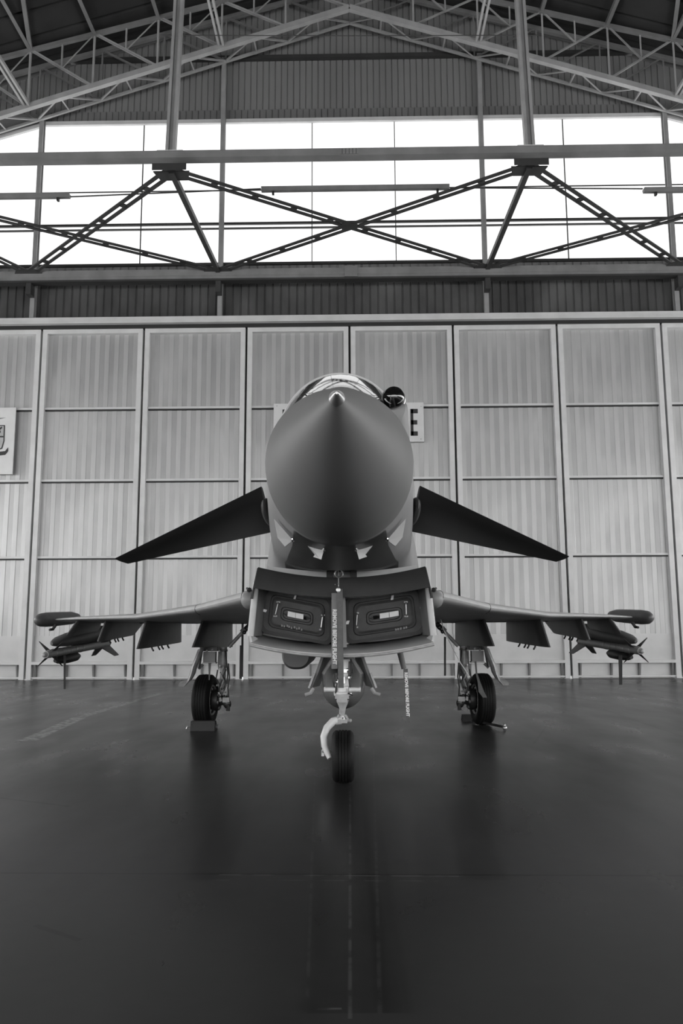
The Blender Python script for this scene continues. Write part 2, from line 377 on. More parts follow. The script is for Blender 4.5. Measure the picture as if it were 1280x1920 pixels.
# columns on the front wall
for i, x in enumerate(colx):
    names = ['outer left', 'inner left', 'inner right', 'outer right']
    top = zat(222) if i in (0, 3) else zat(115)
    c = MB().bb(x-.07, x+.07, WY-.30, WY-.27, z_rail1, top).bb(x-.07, x+.07, WY-.13, WY-.10, z_rail1, top).bb(x-.015, x+.015, WY-.3, WY-.1, z_rail1, top)
    t = thing('steel_column', ['slim grey steel column before the lit windows, leftmost of four', 'slim grey steel column left of the jet, second from the left', 'slim grey steel column right of the jet, third from the left', 'slim grey steel column before the lit windows, rightmost of four'][i], 'column', (x, WY-.2, z_rail1), group='wall columns of the front gable')
    part(c, 'shaft', M['post'], t, 0)
    part(MB().bb(x-.14, x+.14, WY-.34, WY-.06, z_rail1, z_rail1+.04), 'base_plate', M['girderdark'], t, 0)

# box lattice roof truss in front of the gable
YA, YC = 24.0, 24.85
def line_from(p, q, Y):
    a, b = at(*p, Y), at(*q, Y); k = (b.z-a.z)/(b.x-a.x); z0 = a.z+k*(XC-a.x); return lambda x: z0-abs(x-XC)*k
lA = line_from((68, 196), (535, 52), YA); lB = line_from((70, 92), (420, 3), YA); lB2 = line_from((0, 147), (535, 5), YC); lC = line_from((82, 222), (425, 115), YC)
trs = thing('roof_truss', 'pale lattice box truss rising to the apex in front of the gable', 'roof truss', (XC, YA, lA(XC)))
for s in (-1, 1):
    xe = s*15.5
    for (l, Y, w, h, nm) in ((lA, YA, .16, .17, 'bottom_chord'), (lB, YA, .12, .13, 'top_chord'), (lB2, YC, .12, .14, 'top_chord'), (lC, YC, .07, .08, 'bottom_chord')):
        part(MB().bar((XC, Y, l(XC)), (xe, Y, l(xe)), h, w, (0, 1, 0)), nm, M['truss'] if nm[0] == 'b' else M['girder'], trs, 0)
nodes = [abs(at(px, py, YA).x-XC) for px, py in ((655, 5), (535, 52), (420, 88), (302, 123), (190, 160), (65, 195))]
nodes = [0]+[nodes[1]*k for k in range(1, 9)]
web = {}
for s in (-1, 1):
    for i, n in enumerate(nodes):
        x = XC+s*n
        if i and i % 1 == 0:
            part(MB().angle((x, YA, lA(x)), (x, YA, lB(x)), .06, .012), 'web_post', M['truss'], trs, 0)
            part(MB().angle((x, YC, lC(x)), (x, YC, lB2(x)), .05, .012), 'web_post', M['girder'], trs, 0)
        if i < len(nodes)-1:
            x2 = XC+s*nodes[i+1]; a, b = (x, x2)
            part(MB().angle((a, YA, lA(a)), (b, YA, lB(b)), .07, .015), 'web_brace', M['truss'], trs, 0)
            part(MB().angle((a, YC, lC(a)), (b, YC, lB2(b)), .05, .012), 'web_brace', M['girder'], trs, 0)
            xm = (a+b)/2; zm = (lA(a)+lB(b))/2
            part(MB().angle((xm, YA, zm), (xm, YA, lB(xm)), .05, .012), 'web_post', M['truss'], trs, 0)
            part(MB().angle((xm, YA, zm), (a, YA, lB(a)), .04, .01), 'web_brace', M['truss'], trs, 0)
            # lacing between the bottom chords
            part(MB().angle((a, YC, lC(a)), (xm, YA, lA(xm)), .05, .012), 'lacing', M['truss'], trs, 0)
            part(MB().angle((xm, YA, lA(xm)), (b, YC, lC(b)), .05, .012), 'lacing', M['truss'], trs, 0)
            part(MB().angle((xm, YA, lA(xm)), (xm, YC, lC(xm)), .05, .012), 'lacing', M['truss'], trs, 0)
# struts and purlins running along the hangar from the truss nodes
pl = []
for s in (-1, 1):
    side_ = 'left' if s < 0 else 'right'
    for i, px in ((2, 'inner'), (5, 'outer')):
        x = XC+s*nodes[i]; z = lA(x)
        o = thing('roof_tie', 'pale twin-angle tie running forward from the truss, %s one on the %s' % (px, side_), 'roof tie', (x, 12, z), group='ties of the roof truss')
        part(MB().bar((x-.07, 3, z+.05), (x-.07, YA, z+.05), .07, .11), 'angle_bar', M['truss'], o, 0); part(MB().bar((x+.07, 3, z+.05), (x+.07, YA, z+.05), .07, .11), 'angle_bar', M['truss'], o, 0)
    for i in (3, 4, 5):
        x = XC+s*nodes[i]; z = lB(x)
        single(MB().angle((x, 3, z), (x, YA, z), .12, .02), 'roof_purlin', M['girder'], 'dark purlin under the roof, %s from the apex on the %s' % (['first', 'second', 'third'][i-3], side_), 'purlin', (x, 12, z), group='purlins under the roof', smooth=0)
    xa, xb = XC+s*nodes[5], XC+s*nodes[4]
    single(MB().angle((xa, YA, lB(xa)), (xb, 16.5, lB(xb)), .12, .02), 'roof_brace', M['girder'], 'slanting wind brace under the dark roof on the %s' % side_, 'brace', (xa, YA, lB(xa)), smooth=0)
ca = at(300, 66, 22.5); cb = at(1010, 66, 22.5)
single(MB().tube([ca, (ca+cb)/2-V((0, 0, .02)), cb], .012, 6), 'tension_cable', M['black'], 'thin dark horizontal cable crossing high before the gable', 'cable', ca)

# ---- horizontal wind girder
NY = 18.8; FY = WY-.55; GZ = at(650, 290, NY).z
wg = thing('wind_girder', 'horizontal steel wind girder with crossed twin-channel braces before the windows', 'girder', (XC, NY, GZ-.2))
zt, zl = at(640, 285, NY).z, at(640, 309, NY).z
nch = MB().bb(-15, 15, NY-.14, NY+.14, zt-.03, zt).bb(-15, 15, NY-.06, NY-.03, zl, zt).bb(-15, 15, NY+.12, NY+.14, zl, zt)
nch = MB().bb(-15, 15, NY-.13, NY+.12, zt-.155, zt).bb(-15, 15, NY-.145, NY+.13, zt, zt+.015).bb(-15, 15, NY-.145, NY+.13, zt-.17, zt-.155)
part(nch, 'near_chord', M['girder'], wg, 0)
# splice plate with rivets in the middle of the chord
sp = MB().bb(XC-.22, XC+.22, NY-.165, NY-.13, zt-.15, zt-.005); spo = part(sp, 'splice_plate', M['girder'], wg, 0)
rv = MB()
for a in range(5):
    for b in range(4): rv.lathe((XC-.17+a*.085, NY-.165, zt-.13+b*.035), (0, -1, 0), [(0, .012), (.008, .010), (.012, .004)], 8)
part(rv, 'rivets', M['girderdark'], spo)
zt2 = at(650, 505, FY).z; zb2 = at(650, 524, FY).z
part(MB().bb(-16, 16, FY-.14, FY+.12, zb2+.12, zt2).bb(-16, 16, FY-.12, FY+.10, zb2+.02, zb2+.12), 'far_chord', M['girder'], wg, 0)
part(MB().bb(-16, 16, FY-.15, FY+.13, zb2-.04, zb2+.02), 'chord_flange', M['girderdark'], wg, 0)
part(MB().bb(XC-.2, XC+.2, FY-.17, FY-.13, zb2+.03, zt2+.04), 'splice_plate', M['girder'], wg, 0)
nn = [at(322, 300, NY).x-.03, at(992, 300, NY).x+.02]; nn = [nn[0]-8.75, nn[0], nn[1], nn[1]+8.75]
ff = [-10.28, -4.28, 4.18, 10.16]
ZB = (zl+zb2)/2+.05
def lace(a, b, gap=.105, wd=.10, ht=.04):
    m = MB(); a, b = V(a), V(b); d = (b-a); L_ = d.length; d.normalize(); p = V((d.y, -d.x, 0)).normalized()
    for s in (-1, 1): m.bar(a+p*s*gap, b+p*s*gap, wd, ht)
    n = max(2, int(L_/1.15))
    for k in range(n+1):
        c = a+(b-a)*(k/n); m.bar(c-d*.08, c+d*.08, gap*2, ht)
    return m
ZN = at(322, 316, NY).z; ZF = at(410, 511, FY).z
def npt(x): return V((x, NY+.1, ZN))
def fpt(x): return V((x, FY-.1, ZF))
for a, b in ((1, 0), (0, 1), (1, 2), (2, 1), (3, 2), (2, 3)):
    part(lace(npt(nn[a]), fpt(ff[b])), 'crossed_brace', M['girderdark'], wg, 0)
for a in (1, 2): part(MB().bar(npt(nn[a]), fpt(ff[a]), .13, .14), 'cross_strut', M['girderdark'], wg, 0)
for a in (0, 3):
    s = -1 if a == 0 else 1
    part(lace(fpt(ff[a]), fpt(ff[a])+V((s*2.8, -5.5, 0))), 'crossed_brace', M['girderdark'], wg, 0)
for x in nn[1:3]: part(MB().prism([(x-.45, NY+.1, ZN-.03), (x+.45, NY+.1, ZN-.03), (x+.35, NY+.5, ZN-.03), (x-.35, NY+.5, ZN-.03)], (0, 0, .03)).bb(x-.42, x+.42, NY-.145, NY-.125, zl-.15, zl+.02), 'gusset_plate', M['girderdark'], wg, 0)
for x in ff: part(MB().prism([(x-.45, FY-.12, ZF-.03), (x+.45, FY-.12, ZF-.03), (x+.3, FY-.4, ZF-.03), (x-.3, FY-.4, ZF-.03)], (0, 0, .03)).bb(x-.08, x+.08, FY-.1, FY+.22, zb2-.4, zb2), 'gusset_plate', M['girderdark'], wg, 0)
for xx in (at(655, 425, 21.5).x,): part(MB().bb(xx-.22, xx+.22, 21.6, 21.95, (ZN+ZF)/2-.03, (ZN+ZF)/2+.03), 'crossing_plate', M['girderdark'], wg, 0)
# posts standing on the girder
for i, x in enumerate(nn[1:3]):
    s = -1 if i == 0 else 1
    o = thing('hanger_post', 'tall grey post of twin channels rising from the girder on the %s' % ('left' if i == 0 else 'right'), 'post', (x, NY, zt+.02), group='posts on the wind girder')
    top = V((x-s*.16, NY+.2, roofz(x)-.2))
    for k in (-1, 1): part(MB().bar((x+k*.085, NY, zt+.02), top+V((k*.085, 0, 0)), .07, .18, (0, 1, 0)), 'channel', M['post'], o, 0)
    part(MB().bar((x, NY+.03, zt+.02), top+V((0, .03, 0)), .085, .08, (0, 1, 0)), 'web_plate', M['post'], o, 0)
    part(MB().bb(x-.32, x+.32, NY-.12, NY+.14, zt+.02, zt+.05), 'foot_plate', M['sign'], o, 0)
# long trays (lighting troughs) hung at girder height
for i, (p, q) in enumerate((((-420, 371), (131, 371)), ((490, 354), (842, 354)), ((1206, 358), (1760, 358)))):
    Yt = 21.6; a, b = at(*p, Yt), at(*q, Yt)
    if i == 0: b = at(131, 368, Yt); a = b-V((5, 0, 0))
    elif i == 1: a.z = b.z = (a.z+b.z)/2
    else: b = a+V((5, 0, 0))
    lab = ['long grey lighting trough hanging at the left picture edge', 'long grey lighting trough hanging at the middle of the girder', 'long grey lighting trough hanging at the right picture edge'][i]
    o = thing('lighting_trough', lab, 'light fixture', (a+b)/2, group='lighting troughs on the wind girder')
    part(MB().prism([a+V((0, -.10, .06)), a+V((0, .10, .06)), a+V((0, .06, -.05)), a+V((0, -.06, -.05))], b-a), 'trough', M['girder'], o, 0)
    part(MB().bb(a.x+.3, a.x+.36, a.y-.05, a.y+.05, a.z-.14, a.z-.04), 'saddle_bracket', M['girderdark'], o, 0); part(MB().bb(b.x-.36, b.x-.3, a.y-.05, a.y+.05, a.z-.14, a.z-.04), 'saddle_bracket', M['girderdark'], o, 0)
a, b = at(132, 369, 21.6), at(489, 354, 21.6)
single(MB().tube([a, b], .02, 6).tube([at(843.5, 352, 21.6), at(1204.5, 354, 21.6)], .02, 6), 'conduit', M['girderdark'], 'thin conduit linking the three lighting troughs', 'conduit', a)

# ---- signs on the doors
SY = WY-.27
def q(px, py): return at(px, py, SY)
a, b = q(513, 757), q(795, 828)
sg = thing('sign_board', 'wide white sign board with black letters half hidden behind the nose', 'sign', ((a.x+b.x)/2, SY, b.z))
part(MB().bb(a.x, b.x, SY, SY+.04, b.z, a.z), 'board', M['sign'], sg, 0)
def letter_box(rects, Y=SY):
    m = MB()
    for x0, y0, x1, y1 in rects:
        p, r = at(x0, y0, Y), at(x1, y1, Y); m.bb(p.x, r.x, Y-.012, Y, r.z, p.z)
    return m
part(letter_box([(769, 767, 775, 817), (770, 767, 783, 775), (770, 788, 782, 796), (770, 809, 783, 817)]), 'lettering', M['ink'], sg, 0, 'bold black letter E')
m = letter_box([(529.5, 768, 536, 817), (546, 768, 552, 817)]); m.prism([at(530.5, 768, SY-.012), at(537, 768, SY-.012), at(552, 817, SY-.012), at(545.5, 817, SY-.012)], (0, .01, 0))
part(m, 'lettering', M['ink'], sg, 0, 'bold black letter N mostly hidden by the nose')
sc = MB()
for x, y in ((519, 761), (789, 762), (789, 823), (519, 823)): p = q(x, y); sc.lathe((p.x, SY, p.z), (0, -1, 0), [(0, .018), (.01, .014)], 8)
part(sc, 'screws', M['steel'], sg)
a, b = q(-58, 765), q(23, 889)
cr = thing('crest_plaque', 'white plaque with a shield crest cut off by the left picture edge', 'sign', ((a.x+b.x)/2, SY, b.z))
part(MB().bb(a.x, b.x, SY, SY+.05, b.z, a.z), 'board', M['sign'], cr, 0)
cx = -18; sh = [(-26, 0), (27, 0), (26, 30), (22, 44), (8, 50), (0, 54), (-8, 50), (-22, 44), (-26, 30)]
def shp(pts, k=1.0, oy=797, d=.012): return [at(cx+x*k, oy+(y-24)*k+24, SY-d) for x, y in pts]
so = part(MB().prism(shp(sh), (0, .012, 0)), 'shield', M['ink'], cr, 0)
part(MB().prism(shp(sh, .93, 797, .016), (0, .004, 0)), 'field', mat('shield_field', .38, .6), so, 0)
m = MB()
for pts in ([(-25, 20), (26, 20), (26, 23), (-25, 23)], [(-1.5, 0), (1.5, 0), (1.5, 52), (-1.5, 52)], [(6, 13), (23, 1), (24, 4), (8, 17)], [(8, 16), (12, 13), (14, 16), (10, 19)], [(16, 11), (20, 9), (21, 13), (17, 15)], [(-20, 4), (-8, 16), (-10, 18), (-22, 7)]):
    m.prism(shp(pts, .93, 797, .020), (0, .004, 0))
part(m, 'quartering', M['ink'], so, 0)
pts = []
for i in range(13): t = i/12; pts.append((-33+66*t, 58-4*abs(t-.5)*2 + (0 if abs(t-.5) < .45 else -6)))
m = MB(); up = [at(cx+x, 797+y-24+24-6 + 0, SY-.012) for x, y in pts]; dn = [at(cx+x, 797+y-24+24+1, SY-.012) for x, y in pts[::-1]]
m.prism(up+dn, (0, .012, 0)); part(m, 'scroll', M['ink'], cr, 0)
m = MB(); star = []
for i in range(10):
    r = 30 if i % 2 == 0 else 9; an = -PI/2+i*PI/5; star.append(at(cx+r*math.cos(an)*1.0, 791+r*math.sin(an)*.42-4, SY-.012))
m.prism(star, (0, .012, 0)); part(m, 'star', mat('star_grey', .22, .6), cr, 0)

# ================================================================== THE JET
jet = thing('fighter_jet', 'grey delta-wing fighter jet with canards parked nose-on in the hangar', 'fighter jet', (0, 11, 0), True)
def sup(Y, hw, zc, zt, zb, nt=2.0, nb=2.0, n=56, cx=0):
    out = []
    for j in range(n):
        a = 2*PI*j/n; c, s_ = math.cos(a), math.sin(a); e = nt if s_ >= 0 else nb
        x = hw*math.copysign(abs(c)**(2/e), c); z = (zt-zc if s_ >= 0 else zc-zb)*math.copysign(abs(s_)**(2/e), s_)
        out.append(V((cx+x, Y, zc+z)))
    return out
# radome
NT = jp(631, 741, 3.3); RB = 5.2
bw = .468; bzt = jp(637, 728, RB).z; bzb = jp(637, 1021, RB).z; bzc = (bzt+bzb)/2-.01
print('NOSE', NT, bzt, bzb)
secs = []
for k in range(25):
    t = (k/24)**1.35; w = 1-(1-t)**1.72; w = max(w, .012)
    Y = 3.3+t*(RB-3.3); zc = NT.z+(bzc-NT.z)*t-.02*math.sin(PI*t)
    top = NT.z+.004+(bzt-NT.z)*t**.96
    secs.append(sup(Y, bw*w, zc, max(top, zc+.012*min(1, w)), zc-(bzc-bzb)*w, 1.93, 2.05))
part(MB().loft(secs), 'radome', M['radome'], jet, 60)
part(MB().lathe(NT+V((0, -.035, 0)), (0, 1, .03), [(0, .006), (.01, .012), (.035, .020), (.06, .027), (.085, .034)], 20), 'nose_tip', M['steel'], jet)
# forward and main fuselage
FS = [(5.2, bw, bzc, bzt, bzb, 1.93, 2.05), (5.225, bw-.006, bzc, bzt-.006, bzb+.006, 1.93, 2.1), (5.25, bw+.004, bzc, bzt, bzb, 1.94, 2.1), (5.7, .515, 2.40, 2.97, 1.86, 2.1, 2.25), (6.3, .56, 2.36, 2.98, 1.84, 2.2, 2.5), (6.9, .605, 2.34, 2.99, 1.88, 2.3, 2.9), (7.5, .64, 2.3, 3.0, 1.93, 2.3, 3.2),
      (8.3, .70, 2.3, 3.05, 1.93, 2.3, 3.2), (9.3, .82, 2.2, 3.15, 1.6, 2.3, 3), (10.6, .98, 2.05, 3.1, 1.25, 2.3, 3), (12.5, 1.05, 2.0, 3.0, 1.12, 2.4, 3), (15, 1.0, 2.0, 2.75, 1.2, 2.4, 2.8), (17.5, .85, 2.0, 2.5, 1.45, 2.3, 2.4)]
fus = part(MB().loft([sup(*s) for s in FS]), 'fuselage', M['jet'], jet, 50)
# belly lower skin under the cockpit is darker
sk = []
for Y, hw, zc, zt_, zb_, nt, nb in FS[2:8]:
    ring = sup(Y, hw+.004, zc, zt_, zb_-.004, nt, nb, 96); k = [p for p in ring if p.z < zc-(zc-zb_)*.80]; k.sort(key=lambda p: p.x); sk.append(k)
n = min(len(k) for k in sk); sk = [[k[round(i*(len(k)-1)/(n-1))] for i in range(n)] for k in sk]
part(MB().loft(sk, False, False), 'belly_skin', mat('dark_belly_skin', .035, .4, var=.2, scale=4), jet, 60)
# windscreen and canopy
def arch(Y, hw, zb_, zt_, n=24): return [V((hw*math.cos(PI*i/n), Y, zb_+(zt_-zb_)*math.sin(PI*i/n)**.92)) for i in range(n+1)]
zA = jp(640, 701, 6.6).z
can = [arch(5.35, .10, 2.82, zA-.57), arch(5.55, .26, 2.80, zA-.475), arch(5.8, .37, 2.80, zA-.355), arch(6.1, .455, 2.80, zA-.215), arch(6.6, .525, 2.80, zA)]
part(MB().loft(can, False, False), 'windscreen', M['glass'], jet, 60)
can2 = [arch(6.64, .528, 2.80, zA+.005), arch(7.1, .55, 2.80, 3.53), arch(7.7, .55, 2.80, 3.60), arch(8.3, .50, 2.80, 3.55), arch(8.9, .42, 2.85, 3.40), arch(9.4, .34, 2.9, 3.2)]
cano = part(MB().loft(can2, False, False), 'canopy', M['glass'], jet, 60)
fr = MB(); fr.tube(arch(6.62, .532, 2.80, zA+.008, 32), .009, 8); part(fr, 'canopy_frame', mat('canopy_frame_paint', .7, .35, .3), jet)
ck = MB().loft([sup(6.9, .40, 2.9, 3.02, 2.7), sup(7.2, .44, 2.9, 3.04, 2.7), sup(9.3, .33, 2.9, 3.1, 2.7)]); part(ck, 'cockpit_tub', M['cockpit'], jet)
part(MB().box((0, 8.0, 3.15), (.42, .25, .45), Matrix.Rotation(-.25, 3, 'X')).box((0, 8.08, 3.42), (.26, .16, .16)), 'ejection_seat', M['cockpit'], jet, 0)
part(MB().prism([(-.38, 6.3, 2.95), (.38, 6.3, 2.95), (.34, 6.75, 3.14), (-.34, 6.75, 3.14)], (0, .25, -.05)), 'instrument_coaming', M['cockpit'], jet, 0)
sp_ = [(9.2, .30, 3.0, 3.3, 2.8), (10, .34, 2.9, 3.3, 2.7), (12, .34, 2.8, 3.15, 2.6), (15, .28, 2.6, 2.9, 2.4)]
part(MB().loft([sup(*s) for s in sp_]), 'dorsal_spine', M['jet'], jet, 50)
# fin
fin = MB().loft([[V((0, 13.2, 2.8)), V((.09, 14.5, 2.8)), V((.02, 17.2, 2.6)), V((-.02, 17.2, 2.6)), V((-.09, 14.5, 2.8))], [V((0, 15.8, 5.1)), V((.03, 16.3, 5.1)), V((.01, 17.4, 5.1)), V((-.01, 17.4, 5.1)), V((-.03, 16.3, 5.1))]])
part(fin, 'tail_fin', M['jet'], jet, 30)
for s in (-1, 1): part(MB().lathe((s*.42, 17.3, 2.0), (0, 1, 0), [(0, .42), (.5, .40), (1.0, .32), (1.0, .29), (.5, .3), (.3, .1)], 28), 'engine_nozzle', M['steel'], jet)
# infrared search ball with its fairing on the viewer's right
bc = jp(738, 745, 5.95); br = .082
irf = MB(); c0 = jp(741, 752, 6.02)
irf.loft([sup(6.0, .075, c0.z-.03, c0.z+.03, c0.z-.16, cx=c0.x+.0), sup(6.1, .098, c0.z-.04, c0.z+.055, c0.z-.25, cx=c0.x+.0), sup(6.35, .13, 2.86, c0.z+.07, 2.55, cx=.415), sup(6.9, .18, 2.86, 3.16, 2.4, cx=.40), sup(7.4, .19, 2.86, 3.17, 2.3, cx=.43), sup(8.4, .16, 2.8, 3.05, 2.3, cx=.45), sup(9.4, .08, 2.7, 2.85, 2.4, cx=.45)])
part(irf, 'sensor_fairing', M['jet'], jet, 60)
ball = part(MB().sphere(bc, br, 28), 'sensor_ball', M['glassball'], jet, 60)
part(MB().tube([bc+V((math.cos(i*PI/12)*(br+.004), .03, math.sin(i*PI/12)*(br+.004))) for i in range(-2, 15)], .006, 8), 'ball_collar', M['steel'], jet)
part(MB().tube([bc+V((math.cos(PI*1.12+i*PI/16)*br*.9, -.045, math.sin(PI*1.12+i*PI/16)*br*.75)) for i in range(0, 13)], .005, 8), 'ball_lower_rim', M['steel'], jet)
# blade probes under the nose
def P4(pts, Y, Y2=None): return [jp(x, y, Y) for x, y in pts]
for s in (-1, 1):
    for pts, Y in (([(513, 972), (549, 1013), (534, 1025), (520, 1008)], 5.38), ([(568, 1013), (607, 1031), (602, 1049), (587, 1044), (590, 1040)], 5.42)):
        pp = P4(pts, Y)
        if s > 0: pp = [V((-p.x, p.y, p.z)) for p in pp]
        pp[0].y += .02; pb = part(MB().prism(pp, (0, .025, 0)), 'air_data_probe', M['lightjet'], jet, 0)
        t = pp[1]; part(MB().lathe(t+V((0, -.02, 0)), (0, -1, 0), [(0, .014), (.03, .010), (.05, .004)], 10), 'probe_tip', M['chrome'], pb)
# hook / tie-down bracket under the nose
p = jp(637, 1040, 6.6)
m = MB().bb(p.x-.045, p.x+.045, 6.57, 6.65, p.z-.07, p.z+.05).bb(p.x-.075, p.x+.075, 6.55, 6.67, p.z+.04, p.z+.075).tube([p+V((.06, 0, .05)), p+V((.10, 0, .0)), p+V((.07, 0, -.03))], .012, 8)
m.lathe(p+V((0, -.03, 0)), (0, -1, 0), [(0, .03), (.02, .03), (.03, .015)], 14); part(m, 'tow_bracket', M['black'], jet)

# canards
for s in (-1, 1):
    rl, rt, tl, tt = jp(495, 912, 6.35), jp(492, 998, 7.75), jp(215, 1047, 7.95), jp(240, 1057, 8.25)
    rl.x = -.62; rt.x = -.66
    def foil(le, te, th, n=10):
        o = []
        for i in range(n+1):
            t = i/n; o.append(le.lerp(te, t)+V((0, 0, th*(math.sin(PI*min(t*1.0, 1)**.6)))))
        for i in range(n-1, 0, -1):
            t = i/n; o.append(le.lerp(te, t)-V((0, 0, th*(math.sin(PI*t**.6)))))
        return o
    m = MB().loft([foil(rl, rt, .045), foil(rl.lerp(tl, .5), rt.lerp(tt, .5), .03), foil(tl, tt, .008)])
    if s > 0: m = m.mirror()
    c = part(m, 'canard', M['canard'], jet, 50)
    a = jp(492, 955, 7.0); a.x = -.64
    m = MB().sphere((a.x+.02, 7.0, a.z-.03), (.045, .5, .10), 20)
    if s > 0: m = m.mirror()
    part(m, 'canard_root_fairing', M['pylon'], jet, 60)

# wings
AF = [(0, 0), (.004, .22), (.012, .38), (.03, .55), (.08, .8), (.2, 1), (.45, .95), (.75, .5), (1, .04), (1, -.04), (.75, -.3), (.45, -.55), (.2, -.6), (.08, -.5), (.03, -.38), (.012, -.26), (.004, -.15)]
def wing_sec(le, te, th): return [le.lerp(te, a)+V((0, 0, b*th)) for a, b in AF]
wl = [(jp(470, 1119, 8.45), 14.45, .13), (jp(452, 1120, 8.7), 14.5, .13), (jp(365, 1142, 9.95), 14.6, .105), (jp(255, 1157, 11.55), 14.9, .075), (jp(140, 1160, 13.6), 15.3, .045), (jp(104, 1162, 14.15), 15.4, .03)]
for s in (-1, 1):
    secs = []
    for k, (le, ty, th) in enumerate(wl):
        te = V((le.x, ty, [1.53, 1.53, 1.54, 1.555, 1.57, 1.58][k]))
        secs.append(wing_sec(le, te, th))
    root = [p+V((.35, -.2 if i < 3 or i > 14 else 0, .02)) for i, p in enumerate(secs[0])]
    m = MB().loft([root]+secs)
    tipl = wl[-1][0]
    if s > 0: m = m.mirror()
    wg_ = part(m, 'wing', M['lightjet'], jet, 40)
    # slat joint and trailing edge strip
    m = MB().bb(secs[0][8].x, secs[-1][8].x, 0, 0, 0, 0)
    m = MB().bar(secs[0][8]+V((0, .02, -.005)), secs[-1][8]+V((0, .02, -.005)), .1, .03)
    if s > 0: m = m.mirror()
    part(m, 'trailing_edge', M['black'], wg_, 0)
    for k in (1, 2):
        pth = [secs[k][i]+(secs[k][i]-secs[k][10].lerp(secs[k][5], .5)).normalized()*.002 for i in (13, 14, 15, 16, 0, 1, 2, 3, 4, 5)]
        m = MB().tube(pth, .0035, 5)
        if s > 0: m = m.mirror()
        part(m, 'slat_joint', M['black'], wg_, 0)
    m = MB().lathe(jp(466, 1124, 8.2), (.0, 1, 0), [(0, .03), (.04, .07), (.14, .095), (.6, .10), (1.0, .1)], 20)
    if s > 0: m = m.mirror()
    part(m, 'wing_root_fairing', M['jet'], jet, 50)
    # tip pod
    c = jp(70, 1163, 13.85); c2 = jp(146, 1158, 16.3)
    d = (c2-c); L_ = d.length
    prof = [(0, .012), (.02, .05), (.08, .085), (.2, .112), (.5, .125), (1.2, .125), (L_-.5, .12), (L_-.1, .085), (L_, .03)]
    m = MB().lathe(c, d, prof, 28)
    if s > 0: m = m.mirror()
    pd = part(m, 'wingtip_pod', M['pod'], jet, 50)
    a = jp(104, 1172, 13.95); m = MB().tube([a, a+V((-.03, -.03, -.07)), a+V((-.06, -.10, -.08))], [.03, .025, .02], 8)
    if s > 0: m = m.mirror()
    part(m, 'pod_antenna', M['black'], pd)

# pylons: fin-like, seen from inboard
def pylon(front_bot, front_top, rear_top, rear_bot, x, th=.07):
    """profile in px with depths; built at constant span x"""
    def at_x(px, py):           # point on plane x = const in jet frame
        c = JI @ CAM; d = JI.to_3x3() @ ray(px, py); t = (-x-c.x)/d.x; return c+d*t
    prof = [at_x(*front_bot), at_x(*front_top), at_x(*rear_top), at_x(*rear_bot)]
    prof[1].z += .05; prof[2].z += .05
    m = MB()
    # bevelled plate: nose edge is thin, body thick
    fb, ft, rt_, rb = prof; cs = []
    for t in (0, .33, .66, 1):
        a = fb.lerp(ft, t); b = rb.lerp(rt_, t); sec = []
        for u, w in ((0, .15), (.03, .6), (.12, 1), (.85, 1), (1, .3)): p = a.lerp(b, u); sec.append(p+V((-th*w, 0, 0)))
        for u, w in ((1, .3), (.85, 1), (.12, 1), (.03, .6), (0, .15)): p = a.lerp(b, u); sec.append(p+V((th*w, 0, 0)))
        cs.append(sec)
    return m.loft(cs), prof
PY = [((361, 1214), (388, 1150), (434, 1150), (434, 1213), 2.03), ((257, 1217), (277, 1160), (338, 1162), (338, 1204), 2.85), ((184, 1203), (199, 1167), (272, 1167), (250, 1190), 3.75)]
for k, (a, b, c, d, x) in enumerate(PY):
    for s in (-1, 1):
        m, prof = pylon(a, b, c, d, x, .06)
        if s > 0: m = m.mirror()
        po = part(m, 'weapon_pylon', M['pylon'], jet, 30)
        if k:
            h = MB()
            for u in (.28, .42, .5, .64):
                p = prof[0].lerp(prof[3], u); h.tube([p+V((0, 0, .02)), p+V((.02, -.03, -.03)), p+V((.05, -.08, -.055))], .014, 6)
            if s > 0: h = h.mirror()
            part(h, 'ejector_hooks', M['black'], po)
# outboard station: pylon plus launcher rail
for s in (-1, 1):
    x = 4.45
    m, prof = pylon((120, 1198), (146, 1168), (188, 1167), (186, 1190), 4.4, .05)
    if s > 0: m = m.mirror()
    part(m, 'weapon_pylon', M['pylon'], jet, 30)
    A = jp(97, 1208, 12.75); B = jp(200, 1190, 15.6); A.x -= 0; m = MB(); secs = []
    for u, w, hh in ((0, .02, .02), (.03, .06, .05), (.1, .10, .08), (.25, .12, .11), (.6, .11, .14), (.9, .1, .14), (1, .06, .1)):
        p = A.lerp(B, u); secs.append([p+V((w*math.cos(2*PI*j/20), 0, hh*math.sin(2*PI*j/20)+hh*.3)) for j in range(20)])
    m.loft(secs)
    if s > 0: m = m.mirror()
    part(m, 'launcher_rail', M['pylon'], jet, 40)

